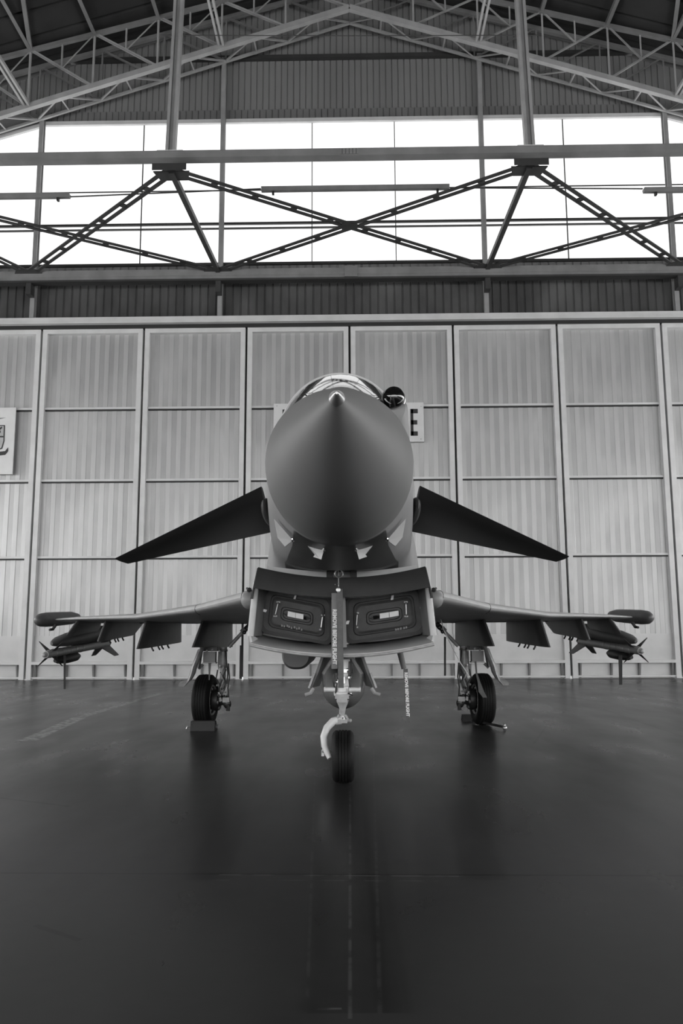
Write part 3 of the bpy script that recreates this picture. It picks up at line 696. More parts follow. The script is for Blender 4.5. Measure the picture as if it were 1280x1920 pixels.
# missiles (hang from the launchers: things of their own)
for s in (-1, 1):
    a = jp(82, 1228, 12.5); b = jp(203, 1206, 15.45)
    if s > 0: a = jp(1204, 1221, 12.5); b = jp(1086, 1202, 15.45)
    d = (b-a).normalized(); L_ = (b-a).length
    t = thing('missile', 'slim finned missile under the %s wing beside the tip pod' % ('left' if s < 0 else 'right'), 'missile', (a+b)/2, True, 'missiles under the wings')
    part(MB().lathe(a+d*.06, d, [(0, .052), (.10, .062), (.30, .064), (L_-.1, .064), (L_-.06, .05)], 24), 'missile_body', M['missile'], t)
    part(MB().lathe(a-d*.03, d, [(0, .008), (.01, .024), (.04, .034), (.07, .036), (.09, .045), (.10, .052)], 20), 'seeker_head', M['lightjet'], t)
    rg = MB()
    for k in (.35, .6, .8, .95, 1.2, 1.5): rg.lathe(a+d*k, d, [(0, .064), (.005, .0685), (.03, .0685), (.035, .064)], 24)
    part(rg, 'clamp_bands', M['steel'], t)
    sx = V((1, 0, 0)); uz = V((0, 0, 1))
    for k in range(4):
        an = PI/4+k*PI/2; o = (sx*math.cos(an)+uz*math.sin(an)); w = d.cross(o)*.006
        p = a+d*.2; part(MB().prism([p+o*.06-w/2, p+o*.26+d*.05-w/2, p+o*.265+d*.07-w/2, p+o*.06+d*.16-w/2], w), 'front_fin', M['black'], t, 0)
        p = a+d*(L_-.55); part(MB().prism([p+o*.06-w, p+o*.30+d*.28-w, p+o*.30+d*.52-w, p+o*.06+d*.50-w], w*2), 'tail_fin', M['pylon'], t, 0)
    # dark clamp block beneath
    p = a+d*.8+V((0, 0, -.12)); cb_ = MB(); cb_.loft([[p+d*u+V((w*math.cos(2*PI*j/14), 0, h_*math.sin(2*PI*j/14))) for j in range(14)] for u, w, h_ in ((-.35, .03, .03), (-.2, .07, .06), (.1, .085, .08), (.5, .08, .075), (.62, .05, .04))])
    part(cb_, 'seeker_cover', M['black'], t)
    p2 = jp(121 if s < 0 else 1163, 1236, 12.95); p3 = jp(121 if s < 0 else 1163.5, 1292 if s < 0 else 1284, 12.95)
    w = .018 if s < 0 else .03
    single(MB().prism([p2+V((-w, 0, .06)), p2+V((w, 0, .06)), p3+V((w*.8, 0, 0)), p3+V((-w*.8, 0, 0))], (0, .006, 0)), 'warning_streamer', M['strapdark'], 'dark narrow streamer hanging below the missile under the %s wing' % ('left' if s < 0 else 'right'), 'streamer', p2, True, 'warning streamers', smooth=0)

# ---- intake
IY = 7.75
def curve(hw, zm, zc_, Y, n=24, ym=0.0): return [V((hw*u, Y+ym*(1-u*u), zm+(zc_-zm)*u*u)) for u in [(-1+2*i/n) for i in range(n+1)]]
def zj(py, Y): return jp(641, py, Y).z
z_ttm, z_ttc = zj(1083, 7.6), zj(1063, 7.6)
z_tbm, z_tbc = zj(1120, 7.6), zj(1102, 7.6)
z_cbm, z_cbc = zj(1206, 8.0), zj(1188, 8.0)
z_lbm, z_lbc = zj(1233, 7.6), zj(1211, 7.6)
print('INTAKE', z_ttm, z_ttc, z_tbm, z_tbc, z_cbm, z_cbc, z_lbm, z_lbc)
# outer shell
def shell_sec(Y, hwt, hwb, ztm, ztc, zbm, zbc, n=16):
    top = curve(hwt, ztm, ztc, Y, n); bot = curve(hwb, zbm, zbc, Y, n)[::-1]; return top+bot
sec0 = shell_sec(7.66, .775, .835, z_tbm+.06, z_tbc+.06, z_lbm, z_lbc)
secs = [sec0, shell_sec(8.3, .80, .86, 1.80, 1.85, z_lbm-.02, z_lbc+.03), shell_sec(9.5, .85, .88, 1.85, 1.9, 1.12, 1.28), shell_sec(11.5, .95, .9, 1.9, 1.9, 1.1, 1.25)]
part(MB().loft(secs, False), 'intake_duct', M['jet'], jet, 50)
part(MB().loft([sec0[:17], [p+V((0, .25, 0)) for p in shell_sec(7.66, .72, .8, z_tbm+.02, z_tbc+.02, z_lbm, z_lbc)[:17]]], False, False), 'intake_roof', M['jet'], jet, 50)
# lower lip ramp: front edge low and far forward, rising back to the covers
fe = curve(.835, z_lbm, z_lbc, 7.6, 28); mid = curve(.83, z_lbm+.035, z_lbc+.03, 7.585, 28); be = curve(.80, z_cbm, z_cbc, 7.98, 28); und = curve(.835, z_lbm-.005, z_lbc-.005, 7.75, 28)
part(MB().loft([und, fe, mid, be, [p+V((0, .12, -.12)) for p in be]], False, False), 'intake_lip', M['lightjet'], jet, 60)
part(MB().tube(curve(.835, z_lbm+.012, z_lbc+.012, 7.592, 28), .014, 8), 'lip_edge', M['gear'], jet, 60)
# side lips
for s in (-1, 1):
    a = V((-.79, 7.62, z_tbc+.05)); b = V((-.835, 7.62, zj(1192, 7.6)))
    m = MB().tube([a, a.lerp(b, .5), b], [.028, .03, .03], 12)
    m.prism([b+V((-.015, .0, 0)), V((-.83, 7.62, z_lbc)), V((-.80, 7.8, z_cbc-.05)), b+V((.0, .15, 0))], (.02, 0, 0))
    if s > 0: m = m.mirror()
    part(m, 'side_lip', M['lightjet'], jet, 50)
    m = MB().prism([a, b, b+V((.045, .36, .0)), a+V((.045, .36, 0))], (.03, 0, 0))
    if s > 0: m = m.mirror()
    part(m, 'duct_side_wall', M['belly'], jet, 0)  # darker than the lips: shade inside the duct put into the colour
# back wall behind the covers
bk = curve(.80, z_tbm+.08, z_tbc+.1, 8.02, 20)+curve(.82, z_cbm-.04, z_cbc-.04, 8.02, 20)[::-1]
part(MB().prism(bk, (0, .04, 0)), 'intake_bulkhead', mat('intake_inner_paint', .16, .5), jet, 0)
# splitter wedge in the middle
sw_ = [jp(634, 1097, 7.6), jp(641, 1104, 7.6), jp(647, 1116, 7.62), jp(650, 1214, 7.66), jp(622, 1214, 7.66), jp(624, 1124, 7.62)]
part(MB().prism(sw_, (0, .4, 0)), 'intake_splitter', M['jet'], jet, 0)
wn = [jp(633, 1120, 7.595), jp(640, 1122, 7.595), jp(641, 1168, 7.6), jp(637, 1182, 7.6), jp(629, 1182, 7.6), jp(634, 1160, 7.6)]
part(MB().prism(wn, (0, .003, 0)), 'worn_patch', mat('worn_primer', .42, .7, var=.4, scale=14), jet, 0)
# fuselage to intake diverter
part(MB().loft([curve(.70, 1.925, 1.985, 7.72, 16)+curve(.70, 1.70, 1.78, 7.72, 16)[::-1], curve(.78, 1.9, 2.0, 9, 16)+curve(.78, 1.6, 1.7, 9, 16)[::-1]]), 'boundary_diverter', M['lightjet'], jet, 40)
for s in (-1, 1): part(MB().bb(s*.11-.03, s*.11+.03, 7.6, 7.9, 1.84, 1.925), 'diverter_vane', M['black'], jet, 0)

# dark padded strip over the upper lip: a cover, lies on the intake
up_ = curve(.765, z_ttm, z_ttc, 7.58, 30); lo_ = curve(.80, z_tbm, z_tbc, 7.53, 30); m = MB()
m.loft([up_, [p+V((0, -.015, -.03)) for p in up_], [p+V((0, .0, .02)) for p in lo_], lo_, [p+V((0, .03, 0)) for p in lo_], [p+V((0, .04, 0)) for p in up_]], False, True if False else False)
m.loft([[p+V((0, .04, 0)) for p in up_], up_], False, False)
# end flaps hang down at the sides
for s in (-1, 1):
    e = V((s*.765, 7.58, z_ttc)); g = V((s*.80, 7.53, z_tbc))
    m.prism([e, e+V((s*.012, 0, -.01)), g+V((s*.03, .0, -.10)), g+V((s*.01, 0, -.10)), g], (0, .05, 0))
single(m, 'lip_cover', M['band'], 'dark curved padded cover strip along the upper edge of the air intake', 'cover', (0, 7.55, z_tbm), True, smooth=50)

# the two rigid intake covers
def rr(u0, u1, v0, v1, r, n=6):
    out = []
    for cx_, cy_, a0 in ((u1-r[0], v1-r[1], 0), (u0+r[0], v1-r[1], 90), (u0+r[0], v0+r[1], 180), (u1-r[0], v0+r[1], 270)):
        for i in range(n+1): a = math.radians(a0+90*i/n); out.append((cx_+r[0]*math.cos(a), cy_+r[1]*math.sin(a)))
    return out
CY = 7.93
for s, quad, lab in ((-1, ((489, 1181), (619, 1206), (619, 1123), (500, 1100)), 'left'), (1, ((650, 1204), (795, 1183), (784, 1101), (651, 1121)), 'right')):
    Q = [jp(x, y, CY) for x, y in quad]
    def W(u, v, y=0): p = Q[0].lerp(Q[1], u).lerp(Q[3].lerp(Q[2], u), v); p = p.copy(); p.z -= .018*math.sin(PI*u)*(1); return p+V((0, y, 0))
    t = thing('intake_cover', 'dark rigid cover with two handles plugging the %s half of the air intake' % lab, 'intake cover', W(.5, 0), True, 'covers in the air intake')
    R_ = (.10, .16)
    m = MB().loft([[W(u, v, .05) for u, v in rr(-.025, 1.025, -.045, 1.045, R_)], [W(u, v, -.012) for u, v in rr(-.025, 1.025, -.045, 1.045, R_)], [W(u, v, -.012) for u, v in rr(.015, .985, .03, .97, R_)], [W(u, v, .03) for u, v in rr(.015, .985, .03, .97, R_)]], False)
    part(m, 'edge_seal', M['seal'], t, 30)
    lv = [(0.01, 0.02, 0), (.085, .12, -.004), (.095, .135, -.022), (.115, .165, -.026), (.135, .195, -.010), (.155, .22, -.004), (.255, .34, -.004), (.27, .36, -.016), (.285, .385, -.016), (.30, .41, -.004), (.35, .48, -.004)]
    secs = [[W(u, v, y) for u, v in rr(a, 1-a, b, 1-b, (max(.10-a*.12, .045), max(.16-b*.2, .06)))] for a, b, y in lv]
    secs = [[W(u, v, .03) for u, v in rr(.01, .99, .02, .98, (.10, .16))]]+secs
    m = MB().loft(secs, True); part(m, 'cover_panel', M['cover'], t, 25)
    for i, (u, v) in enumerate(((.19, .56), (.875, .45))):
        if s > 0: u, v = ((.13, .48), (.80, .57))[i]
        a, b = W(u-.005*s, v+.15, -.01), W(u, v-.15, -.01); o = V((0, -.04, 0)); a.x += .006; b.x -= .006
        h = part(MB().tube([a, a+o*.7, a.lerp(b, .12)+o, a.lerp(b, .88)+o, b+o*.7, b], .0065, 8), 'handle', M['steel'], t)
        for q1 in (a+V((0, -.003, .005)), b+V((0, -.003, -.005))): part(MB().box(q1, (.036, .01, .014)), 'handle_foot', M['gear'], h, 0)
    u0_, u1_ = (.36, .60) if s < 0 else (.44, .70)
    for k in range(2):
        a_, b_ = (u0_+(u1_-u0_)*k*.5, u0_+(u1_-u0_)*(k*.5+.48)); dv = .0 if k == 0 else .0
        m = MB().prism([W(a_, .46+dv, -.012), W(b_, .46+dv, -.012), W(b_, .575+dv, -.012), W(a_, .575+dv, -.012)], (0, .004, 0)); part(m, 'label_plate', M['label'], t, 0)
    for (u, v, du, dv) in (((.43, .88, .03, .09), (-.01, .42, .05, .06)) if s < 0 else ((.60, .84, .035, .10), (.98, .52, .06, .07), (-.02, .40, .04, .08))):
        m = MB().prism([W(u, v, -.03), W(u+du, v, -.03), W(u+du+.015, v+dv, -.03), W(u+.015, v+dv, -.03)], (0, .004, 0)); part(m, 'tape', M['label'], t, 0)
    sm = MB()
    for k in range(9 if s < 0 else 5):
        u = (.28 if s < 0 else .62)+k*.035+random.uniform(0, .01); v = .21+random.uniform(-.015, .015) if s < 0 else .14
        sm.prism([W(u, v, -.028), W(u+.022, v, -.028), W(u+.024, v+.05*random.uniform(.5, 1), -.028), W(u+.003, v+.05, -.028)], (0, .002, 0))
    part(sm, 'faded_stencil', mat('faded_stencil_paint', .22, .7), t, 0)

# ---- nose gear
NYg = 7.98
def g(px, py, Y=NYg): return jp(px, py, Y)
ng = part(MB().tube([g(646, 1200), g(646, 1232)], .05, 16).tube([g(646, 1232), g(644, 1292), g(641, 1306)], [.052, .046, .05], 18), 'nose_leg', M['white'], jet)
wc = g(643, 1411, 7.85); R0 = .235; wc.z = R0
def tyre(c, R, w, ax, grooves=4, tilt=0):
    pr = [(-w*.40, R*.56), (-w*.5, R*.66), (-w*.52, R*.78), (-w*.47, R*.90), (-w*.38, R*.965)]
    tw = w*.72; n = grooves
    for i in range(n):
        a = -tw/2+tw*(i)/n; b = -tw/2+tw*(i+1)/n; gp = tw*.022
        ra = R*(1-.025*abs((a+b)/tw)**2)
        pr += [(a+gp, ra), (b-gp, ra)]
        if i < n-1: pr += [(b-gp*.8, ra-.008), (b+gp*.8, ra-.008)]
    pr += [(w*.38, R*.965), (w*.47, R*.90), (w*.52, R*.78), (w*.5, R*.66), (w*.40, R*.56)]
    return MB().lathe(c, ax, pr, 56)
ty = part(tyre(wc, R0, .195, (1, 0, 0), 5), 'nose_wheel_tyre', M['rubber'], jet, 30)
part(MB().lathe(wc, (1, 0, 0), [(-.06, .03), (-.07, .06), (-.05, .10), (-.075, .135), (.075, .135), (.05, .10), (.07, .06), (.06, .03)], 32), 'nose_wheel_hub', M['gear'], jet, 30)
# the curved half fork on the viewer's left
fk = [g(640, 1349), g(625, 1350), g(613, 1362), g(607.5, 1378), g(609, 1394), g(615, 1408), g(619, 1416)]
fk = [V((p.x, 7.9-.02*i, p.z)) for i, p in enumerate(fk)]; m = MB().tube([fk[0].lerp(fk[1], k/3) for k in range(3)]+fk[1:], [.036, .037, .038, .036, .034, .033, .031, .028, .024], 14)
part(m, 'half_fork', M['white'], ng, 60)
p = g(609, 1408, 7.85); m = MB().box(p+V((.0, 0, 0)), (.06, .04, .03)).box(p+V((-.02, 0, -.02)), (.025, .04, .05)).tube([p+V((-.03, 0, 0)), p+V((.05, 0, 0))], .014, 8); part(m, 'axle_bracket', M['white'], ng, 20)
part(MB().tube([V((fk[-1].x-.01, 7.85, wc.z)), wc+V((-.05, 0, 0))], .03, 14), 'axle', M['steel'], ng)
# cross bar, collar, torque link, cylinders
bz = g(641, 1293).z
part(MB().tube([g(607, 1293, 7.93), g(628, 1293, 7.93)], .021, 14).tube([g(654, 1293, 7.93), g(676, 1293, 7.93)], .021, 14).tube([g(607, 1293, 7.93), g(610, 1293, 7.93)], .024, 14).tube([g(673, 1293, 7.93), g(676, 1293, 7.93)], .024, 14), 'tow_bar_lug', M['white'], ng)
part(MB().lathe(g(641, 1306), (0, 0, 1), [(0, .055), (.01, .075), (.04, .08), (.05, .065), (.09, .06), (.1, .07), (.12, .06)], 20), 'steering_collar', M['white'], ng)
part(MB().box(g(641, 1306, 7.9), (.13, .05, .04)).box(g(641, 1312, 7.88), (.1, .03, .05)), 'collar_block', M['gear'], ng, 0)
part(MB().tube([g(642, 1306), g(641, 1349)], .030, 16), 'oleo_piston', M['chrome'], ng)
part(MB().prism([g(630, 1313, 7.9), g(654, 1313, 7.9), g(648, 1328, 7.86), g(646, 1342, 7.84), g(638, 1342, 7.84), g(636, 1328, 7.86)], (0, .025, 0)).bar(g(636, 1340, 7.86), g(631, 1350, 7.88), .02, .02).bar(g(646, 1340, 7.86), g(652, 1350, 7.88), .02, .02), 'torque_link', M['gear'], ng, 0)
part(MB().tube([g(629, 1352, 7.88), g(656, 1351, 7.88)], .014, 10).box(g(642, 1352, 7.87), (.09, .04, .035)).sphere(g(656, 1351, 7.88), .018, 10).sphere(g(629, 1352, 7.88), .018, 10), 'link_pin', M['gear'], ng)
m = MB()
for k, (a, b) in enumerate((((657, 1236), (660, 1262)), ((655, 1240), (656, 1290)), ((630, 1262), (629, 1300)), ((626, 1264), (627, 1290)), ((652, 1300), (660, 1303)))):
    A, B = g(*a, 7.93), g(*b, 7.93); mid_ = A.lerp(B, .5)+V((.01*(-1)**k, -.02, 0)); m.tube([A, mid_, B], .008, 8)
part(m, 'hydraulic_hoses', M['hose'], ng)
m = MB()
for a, r in (((637, 1268), .028), ((654, 1270), .024), ((640, 1246), .02), ((651, 1256), .018), ((658, 1300), .014), ((632, 1278), .02)): m.sphere(g(*a, 7.92), r, 10)
m.box(g(641, 1275, 7.92), (.05, .04, .06)).box(g(643, 1258, 7.92), (.07, .04, .03)); part(m, 'fittings', M['chrome'], ng)
for x_, y_, r_ in ((646, 1236, .056), (645, 1262, .052)): part(MB().lathe(g(x_, y_, 7.98), (0, 0, 1), [(0, r_), (.012, r_+.005), (.025, r_)], 18), 'leg_band', M['steel'], ng)
# nose gear doors and drag struts splaying out behind
for s in (-1, 1):
    A = [jp(611, 1230, 8.6), jp(600, 1262, 8.6), jp(588, 1290, 8.6), jp(577, 1303, 8.6)]
    m = MB().loft([[p+V((-.05, 0, 0)), p+V((.03, .35, 0)), p+V((.05, .35, 0)), p+V((-.02, -.01, 0))] for p in A[:3]])
    if s > 0: m = m.mirror()
    d_ = part(m, 'nose_gear_door', M['pylon'], jet, 0)
    m = MB().tube([A[2], A[2]+V((-.03, 0, -.05)), A[3]+V((0, 0, .01)), A[3]+V((-.03, 0, 0))], [.02, .02, .018, .02], 8).bar(A[1]+V((-.06, -.01, 0)), A[2]+V((-.05, -.01, 0)), .02, .02)
    if s > 0: m = m.mirror()
    part(m, 'door_rod', M['gear'], d_)
    m = MB().tube([jp(625, 1232, 8.7), jp(606, 1262, 8.7), jp(607, 1290, 8.9)], [.02, .02, .015], 8)
    if s > 0: m = m.mirror()
    part(m, 'drag_brace', M['gear'], jet)
# central drop tank
c = jp(643, 1285, 12.0); zt_ = c.z
t = thing('drop_tank', 'large rounded dark fuel tank hanging behind the nose wheel leg', 'fuel tank', (0, 11.5, zt_-.3), True)
part(MB().lathe((0, 9.6, zt_+.05), (0, 1, -.004), [(0, .01), (.05, .05), (.2, .11), (.5, .18), (1.0, .25), (1.7, .295), (2.6, .31), (3.8, .28), (4.6, .18), (5.0, .05)], 40), 'tank_shell', M['pod'], t, 60)
part(MB().prism([(-.05, 10.4, zt_+.2), (-.05, 13.4, zt_+.25), (-.05, 13.5, 1.2), (-.05, 10.2, 1.2)], (.1, 0, 0)), 'centre_pylon', M['pylon'], jet, 0)
# pod under the left intake wall
p = jp(555, 1228, 8.9); rp = (jp(582, 1240, 8.9).x-jp(526, 1240, 8.9).x)/2
t = thing('sensor_pod', 'dark blunt round-ended pod below the left side of the intake', 'pod', (p.x, 9.5, p.z-.1), True)
part(MB().loft([sup(8.9+dy, rp*k, p.z+.03, p.z+.03+.1*k, p.z+.03-.185*k, 2.2, 2.6, cx=p.x) for dy, k in ((0, .86), (.03, .95), (.1, 1), (1.8, 1), (2.2, .6))]), 'pod_shell', M['pylon'], t, 50)
# pitot-like pipe under the right intake side
a, b = jp(750, 1224, 8.4), jp(757, 1254, 8.4)
part(MB().tube([a+V((0, .2, .1)), a, b], [.03, .032, .026], 12), 'drain_mast', M['pylon'], jet)
p = jp(760, 1254, 8.4); q_ = jp(765, 1356, 8.4)
def streamer(name, label, p, q_, w, m_, text=None, tsize=.05, tlen=None, wave=.015, jetf=True, group='warning streamers', tm='label', voff=0.0, seg=10):
    n = seg; L1 = []; 
    t = thing(name, label, 'streamer', p, jetf, group)
    m = MB(); secs = []
    for i in range(n+1):
        c = p.lerp(q_, i/n)+V((0, wave*math.sin(i*1.3), 0)); secs.append([c+V((-w/2, 0, 0)), c+V((w/2, 0, 0)), c+V((w/2, .004, 0)), c+V((-w/2, .004, 0))])
    m.loft(secs); part(m, 'webbing', m_, t, 0)
    if text:
        d = (q_-p).normalized(); c = p.lerp(q_, .5+voff)+V((0, -wave-.004, 0)); X_ = d; Z_ = V((0, -1, 0)); Y_ = Z_.cross(X_)
        mt = Matrix(((X_.x, Y_.x, Z_.x, c.x), (X_.y, Y_.y, Z_.y, c.y), (X_.z, Y_.z, Z_.z, c.z), (0, 0, 0, 1)))
        tb = text_mb(text, tsize, .001, Matrix.Identity(4), .002); xs = [v.x for v in tb.v]; k_ = (tlen/(max(xs)-min(xs))) if tlen else 1
        tb.v = [mt @ V((v.x*k_, v.y, v.z)) for v in tb.v]; part(tb, 'lettering', M[tm], t, 0)
    return t
streamer('warning_streamer', 'narrow streamer with pale REMOVE BEFORE FLIGHT lettering hanging right of the nose gear', p, q_, .045, M['strap'], 'REMOVE BEFORE FLIGHT', .042, .43, .01, voff=-.03)
# fixed: two ribbons at the middle of the intake
p, q_ = g(627, 1112, 7.5), g(627, 1254, 7.5)
streamer('warning_streamer', 'streamer with bold white lettering hanging over the middle of the intake', p, q_, .055, mat('bright_red_webbing', .16, .8), 'REMOVE BEFORE FLIGHT', .05, .49, .004, voff=.08)
p, q_ = g(637, 1104, 7.47), g(639, 1290, 7.47)
streamer('warning_streamer', 'long plain dark streamer hanging from the intake splitter down to the nose leg', p, q_, .05, M['strap'], wave=.012)
p = g(635, 1075, 7.48); m = MB().tube([g(634.5, 1060, 7.5), g(634.5, 1100, 7.49)], .004, 6).tube([p+V((.036*math.cos(i*PI/8), -.01, .036*math.sin(i*PI/8))) for i in range(17)], .009, 8).sphere(g(634.5, 1094, 7.48), .008, 8).sphere(g(628, 1096, 7.48), .005, 8).lathe(g(634, 1106, 7.45), (0, -1, 0), [(0, .02), (.01, .02), (.012, .01)], 14)
single(m, 'tether_ring', M['steel'], 'small round ring and cord at the middle of the dark cover strip', 'ring', p, True)

# ---- main gear
GY = 12.62
for s in (-1, 1):
    def k(px, py, Y=GY): return jp(px, py, Y)
    def put(mb, name, m_, parent, sm=32):
        if s > 0: mb = mb.mirror()
        return part(mb, name, m_, parent, sm)
    leg = put(MB().tube([k(418, 1213), k(418, 1252)], .062, 18).tube([k(418, 1252), k(417, 1300)], .045, 16), 'main_leg', M['gear'], jet)
    for yy_ in (1252, 1222): put(MB().lathe(k(418, yy_), (0, 0, 1), [(0, .066), (.02, .072), (.04, .066)], 18), 'leg_band', M['steel'], leg)
    wc = k(385, 1311, 12.6); R1 = .378; wc.z = R1; ax = V((1, -.10, .0)).normalized()
    wc.x -= .0
    ty = put(tyre(wc, R1, .255, ax, 5), 'main_wheel_tyre', M['rubber'], jet, 30)
    hb = put(MB().lathe(wc, ax, [(-.1, .21), (-.09, .05), (.0, .05), (.06, .06), (.10, .07), (.10, .11), (.05, .13), (.09, .19), (.125, .215), (.11, .225), (-.1, .225)], 36), 'main_wheel_rim', M['gear'], jet, 30)
    m = MB()
    for j in range(9): an = j*2*PI/9; e1 = V((0, 0, 1)); e2 = ax.cross(e1).normalized(); m.lathe(wc+ax*.075+(e1*math.cos(an)+e2*math.sin(an))*.155, ax, [(0, .022), (.03, .018), (.035, .008)], 10)
    put(m, 'rim_bolts', M['steel'], hb)
    # brake cluster
    put(MB().lathe(wc+ax*.12, ax, [(0, .15), (.05, .16), (.09, .15), (.12, .08), (.22, .06)], 24), 'brake_unit', M['black'], leg)
    m = MB()
    for j in range(7):
        an = j*2*PI/7; e1 = V((0, 0, 1)); e2 = ax.cross(e1).normalized(); m.lathe(wc+ax*.17+(e1*math.cos(an)+e2*math.sin(an))*.115, ax, [(0, .03), (.05, .03), (.06, .015)], 10)
    put(m, 'brake_pistons', M['steel'], leg)
    put(MB().bar(k(416, 1296), k(426, 1322, 12.5), .06, .06).bar(k(430, 1284, 12.5), k(420, 1305, 12.5), .03, .05).box(k(424, 1312, 12.5), (.10, .08, .07)).bar(k(409, 1298, 12.5), k(414, 1315, 12.5), .03, .04), 'torque_link', M['gear'], leg, 0)
    put(MB().sphere(k(426, 1320, 12.55), (.06, .07, .07), 12).tube([k(418, 1318, 12.5), k(428, 1324, 12.5), k(427, 1333, 12.5)], .03, 8).sphere(k(411, 1305, 12.45), .025, 10).sphere(k(420, 1305, 12.42), .02, 10), 'trailing_arm', M['black'], leg)
    m = MB()
    for A in (((422, 1220), (425, 1245), (427, 1262), (425, 1282)), ((408, 1256), (405, 1272), (412, 1284), (410, 1296)), ((424, 1255), (418, 1268), (424, 1280), (418, 1292)), ((413, 1260), (418, 1272), (413, 1282), (416, 1294)), ((428, 1244), (430, 1270), (427, 1290), (429, 1315))):
        m.tube([k(x, y, 12.48) for x, y in A], .011, 8)
    put(m, 'hydraulic_hoses', M['hose'], leg)
    m = MB()
    for A in (((420, 1250), (414, 1264), (419, 1276), (414, 1290)), ((410, 1222), (409, 1240), (410, 1256))): m.tube([k(x, y, 12.46) for x, y in A], .009, 8)
    for a_ in ((419, 1251), (413, 1303), (421, 1298), (407, 1285)): m.sphere(k(*a_, 12.44), .017, 8)
    put(m, 'brake_pipes', M['gear'], leg)
    # side stay
    A, B = k(429, 1213, 12.7), k(456, 1184, 12.7); st = put(MB().tube([A, B], .028, 12), 'side_stay', M['gear'], leg)
    put(MB().box(k(456, 1182, 12.65), (.07, .07, .07), Matrix.Rotation(.7, 3, 'Y')).tube([B, k(470, 1170, 12.7)], .04, 10).sphere(k(458, 1186, 12.6), .03, 10).sphere(k(464, 1178, 12.6), .035, 10), 'stay_knuckle', M['hose'], st)
    # landing lamp box in front of the leg
    bx0, bx1 = k(382, 1222, 12.35), k(404, 1243, 12.35)
    lb = put(MB().bb(bx0.x, bx1.x, 12.3, 12.45, bx1.z, bx0.z), 'lamp_box', mat('lamp_box_paint', .17, .5) if s < 0 else bpy.data.materials['lamp_box_paint'], jet, 0)
    put(MB().bb(bx0.x-.01, bx1.x+.01, 12.29, 12.46, bx1.z-.012, bx1.z+.008).sphere(k(388, 1220, 12.35), .02, 10).sphere(k(398, 1218, 12.35), .025, 10), 'box_fitting', M['gear'], lb)
    put(MB().box(k(393, 1217, 12.4), (.25, .12, .06)).bar(k(375, 1216, 12.4), k(412, 1216, 12.4), .05, .05), 'trunnion', M['black'], leg, 0)
    # curved lower gear door
    A = [k(377, 1216, 12.2), k(371, 1232, 12.2), k(364, 1250, 12.2), k(360, 1265, 12.2), k(355, 1277, 12.2), k(347, 1281, 12.2), k(341, 1281, 12.2)]
    m = MB().loft([[p+V((.05*math.cos(j*PI/4), .09*math.sin(j*PI/4), (.018 if i < 4 else .045)*math.cos(j*PI/4+(0 if i < 5 else -1.2)))) for j in range(8)] for i, p in enumerate(A)])
    gd = put(m, 'main_gear_door', M['gear'], jet, 40)
    put(MB().bar(k(377, 1222, 12.35), k(372, 1252, 12.4), .03, .05).bar(k(380, 1246, 12.4), k(372, 1254, 12.4), .03, .04), 'door_linkage', M['pylon'], gd, 0)

# streamers by the main gear
streamer('warning_streamer', 'dark narrow streamer hanging by the left main gear stay', jp(452, 1210, 12.3), jp(451, 1273, 12.3), .04, M['strapdark'], wave=.004)
streamer('warning_streamer', 'dark narrow streamer hanging by the right main gear stay', jp(834, 1194, 12.3), jp(834, 1267, 12.3), .03, M['strapdark'], wave=.006)
a = [jp(393, 1243, 12.25), jp(392.5, 1262, 12.2), jp(392, 1275, 12.18)]
m = MB().loft([[p+V((-w, 0, 0)), p+V((w, 0, 0)), p+V((w, .004, 0)), p+V((-w, .004, 0))] for p, w in zip(a, (.02, .012, .008))])
single(m, 'warning_streamer', M['strap'], 'short tapering streamer hanging from the box above the left main wheel', 'streamer', a[0], True, 'warning streamers', smooth=0)
a = [jp(891, 1240, 12.25), jp(893, 1262, 12.2), jp(898, 1280, 12.17), jp(902, 1297, 12.15), jp(909, 1308, 12.15)]
m = MB().loft([[p+V((-w, 0, 0)), p+V((w, 0, 0)), p+V((w, .004, 0)), p+V((-w, .004, 0))] for p, w in zip(a, (.014, .012, .02, .04, .03))])
single(m, 'warning_streamer', M['strap'], 'streamer with a wide end draped over the right main tyre', 'streamer', a[0], True, 'warning streamers', smooth=0)
a = [jp(x, y, 12.2) for x, y in ((813, 1139), (821, 1148), (827, 1164), (831, 1180), (842, 1202), (852, 1222), (864, 1245), (873, 1258), (880, 1270))]
single(MB().tube(a, .008, 6), 'grounding_cable', M['label'], 'thin pale cable slung from the right wing root to the right main wheel', 'cable', a[0], True)
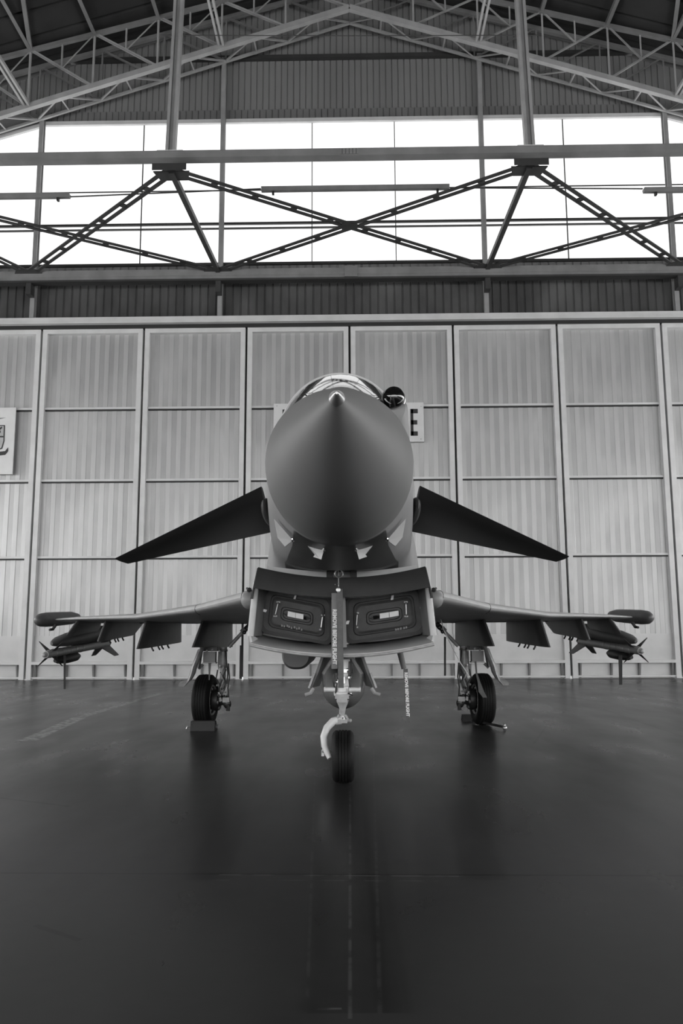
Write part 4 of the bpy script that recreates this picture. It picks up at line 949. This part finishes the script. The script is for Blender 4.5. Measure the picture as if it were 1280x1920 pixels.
for s, x0 in ((-1, 475), (1, 805)):
    a = [jp(x0, 1108, 8.0), jp(x0-s*-8, 1106, 8.0), jp(x0+s*12, 1103, 8.05)]
    single(MB().tube(a, .012, 6).sphere(a[1], .025, 8), 'cover_tether', M['hose'], 'small dark cord knot at the %s upper corner of the intake' % ('left' if s < 0 else 'right'), 'cord', a[0], True)
# chocks
a, b = floor_at(359, 1359), floor_at(403, 1358)
yc = JI @ floor_at(381, 1358)
t = thing('wheel_chock', 'dark block chock in front of the left main wheel', 'wheel chock', (yc.x, 12.05, 0), True)
p0 = jp(359, 1359, 12.05); p1 = jp(404, 1359, 12.05)
part(MB().prism([(p0.x, 11.95, 0), (p0.x, 11.98, .13), (p0.x, 12.10, .13), (p0.x, 12.25, 0)], (p1.x-p0.x, 0, 0)), 'chock_block', M['band'], t, 0)
part(MB().tube([(p0.x-.07, 12.05, .02), (p0.x-.06, 12.05, .05), (p0.x, 12.05, .05)], .012, 8).tube([(p1.x, 12.05, .05), (p1.x+.05, 12.03, .05)], .03, 12), 'pull_ring', M['steel'], t)
a = jp(905, 1343, 12.4); b = jp(934, 1357, 12.2)
t = thing('wheel_chock', 'dark chock behind the right main wheel with a rod sticking out', 'wheel chock', (a.x-.1, 12.5, 0), True)
part(MB().tube([V((a.x-.1, 12.75, .05)), V((b.x, 11.9, .05))], .018, 8), 'pull_rod', M['band'], t)
part(MB().sphere(V((b.x+.03, 11.88, .035)), .035, 12).sphere(V((b.x+.03, 11.88, .075)), .022, 10), 'rod_end', M['steel'], t)
part(MB().prism([(a.x-.20, 13.06, 0), (a.x-.20, 13.1, .10), (a.x-.20, 13.2, .10), (a.x-.20, 13.3, 0)], (.2, 0, 0)), 'chock_block', M['band'], t, 0)

# ================================================================== LIGHT
w = bpy.data.worlds.new('World'); SC.world = w; w.use_nodes = True
w.node_tree.nodes['Background'].inputs[0].default_value = (1, 1, 1, 1); w.node_tree.nodes['Background'].inputs[1].default_value = 2.0
SC.view_settings.view_transform = 'Standard'; SC.view_settings.look = 'None'; SC.view_settings.exposure = 0.15; SC.view_settings.gamma = 1; SC.view_settings.use_curve_mapping = False
SC.cycles.max_bounces = 8; SC.cycles.use_denoising = True
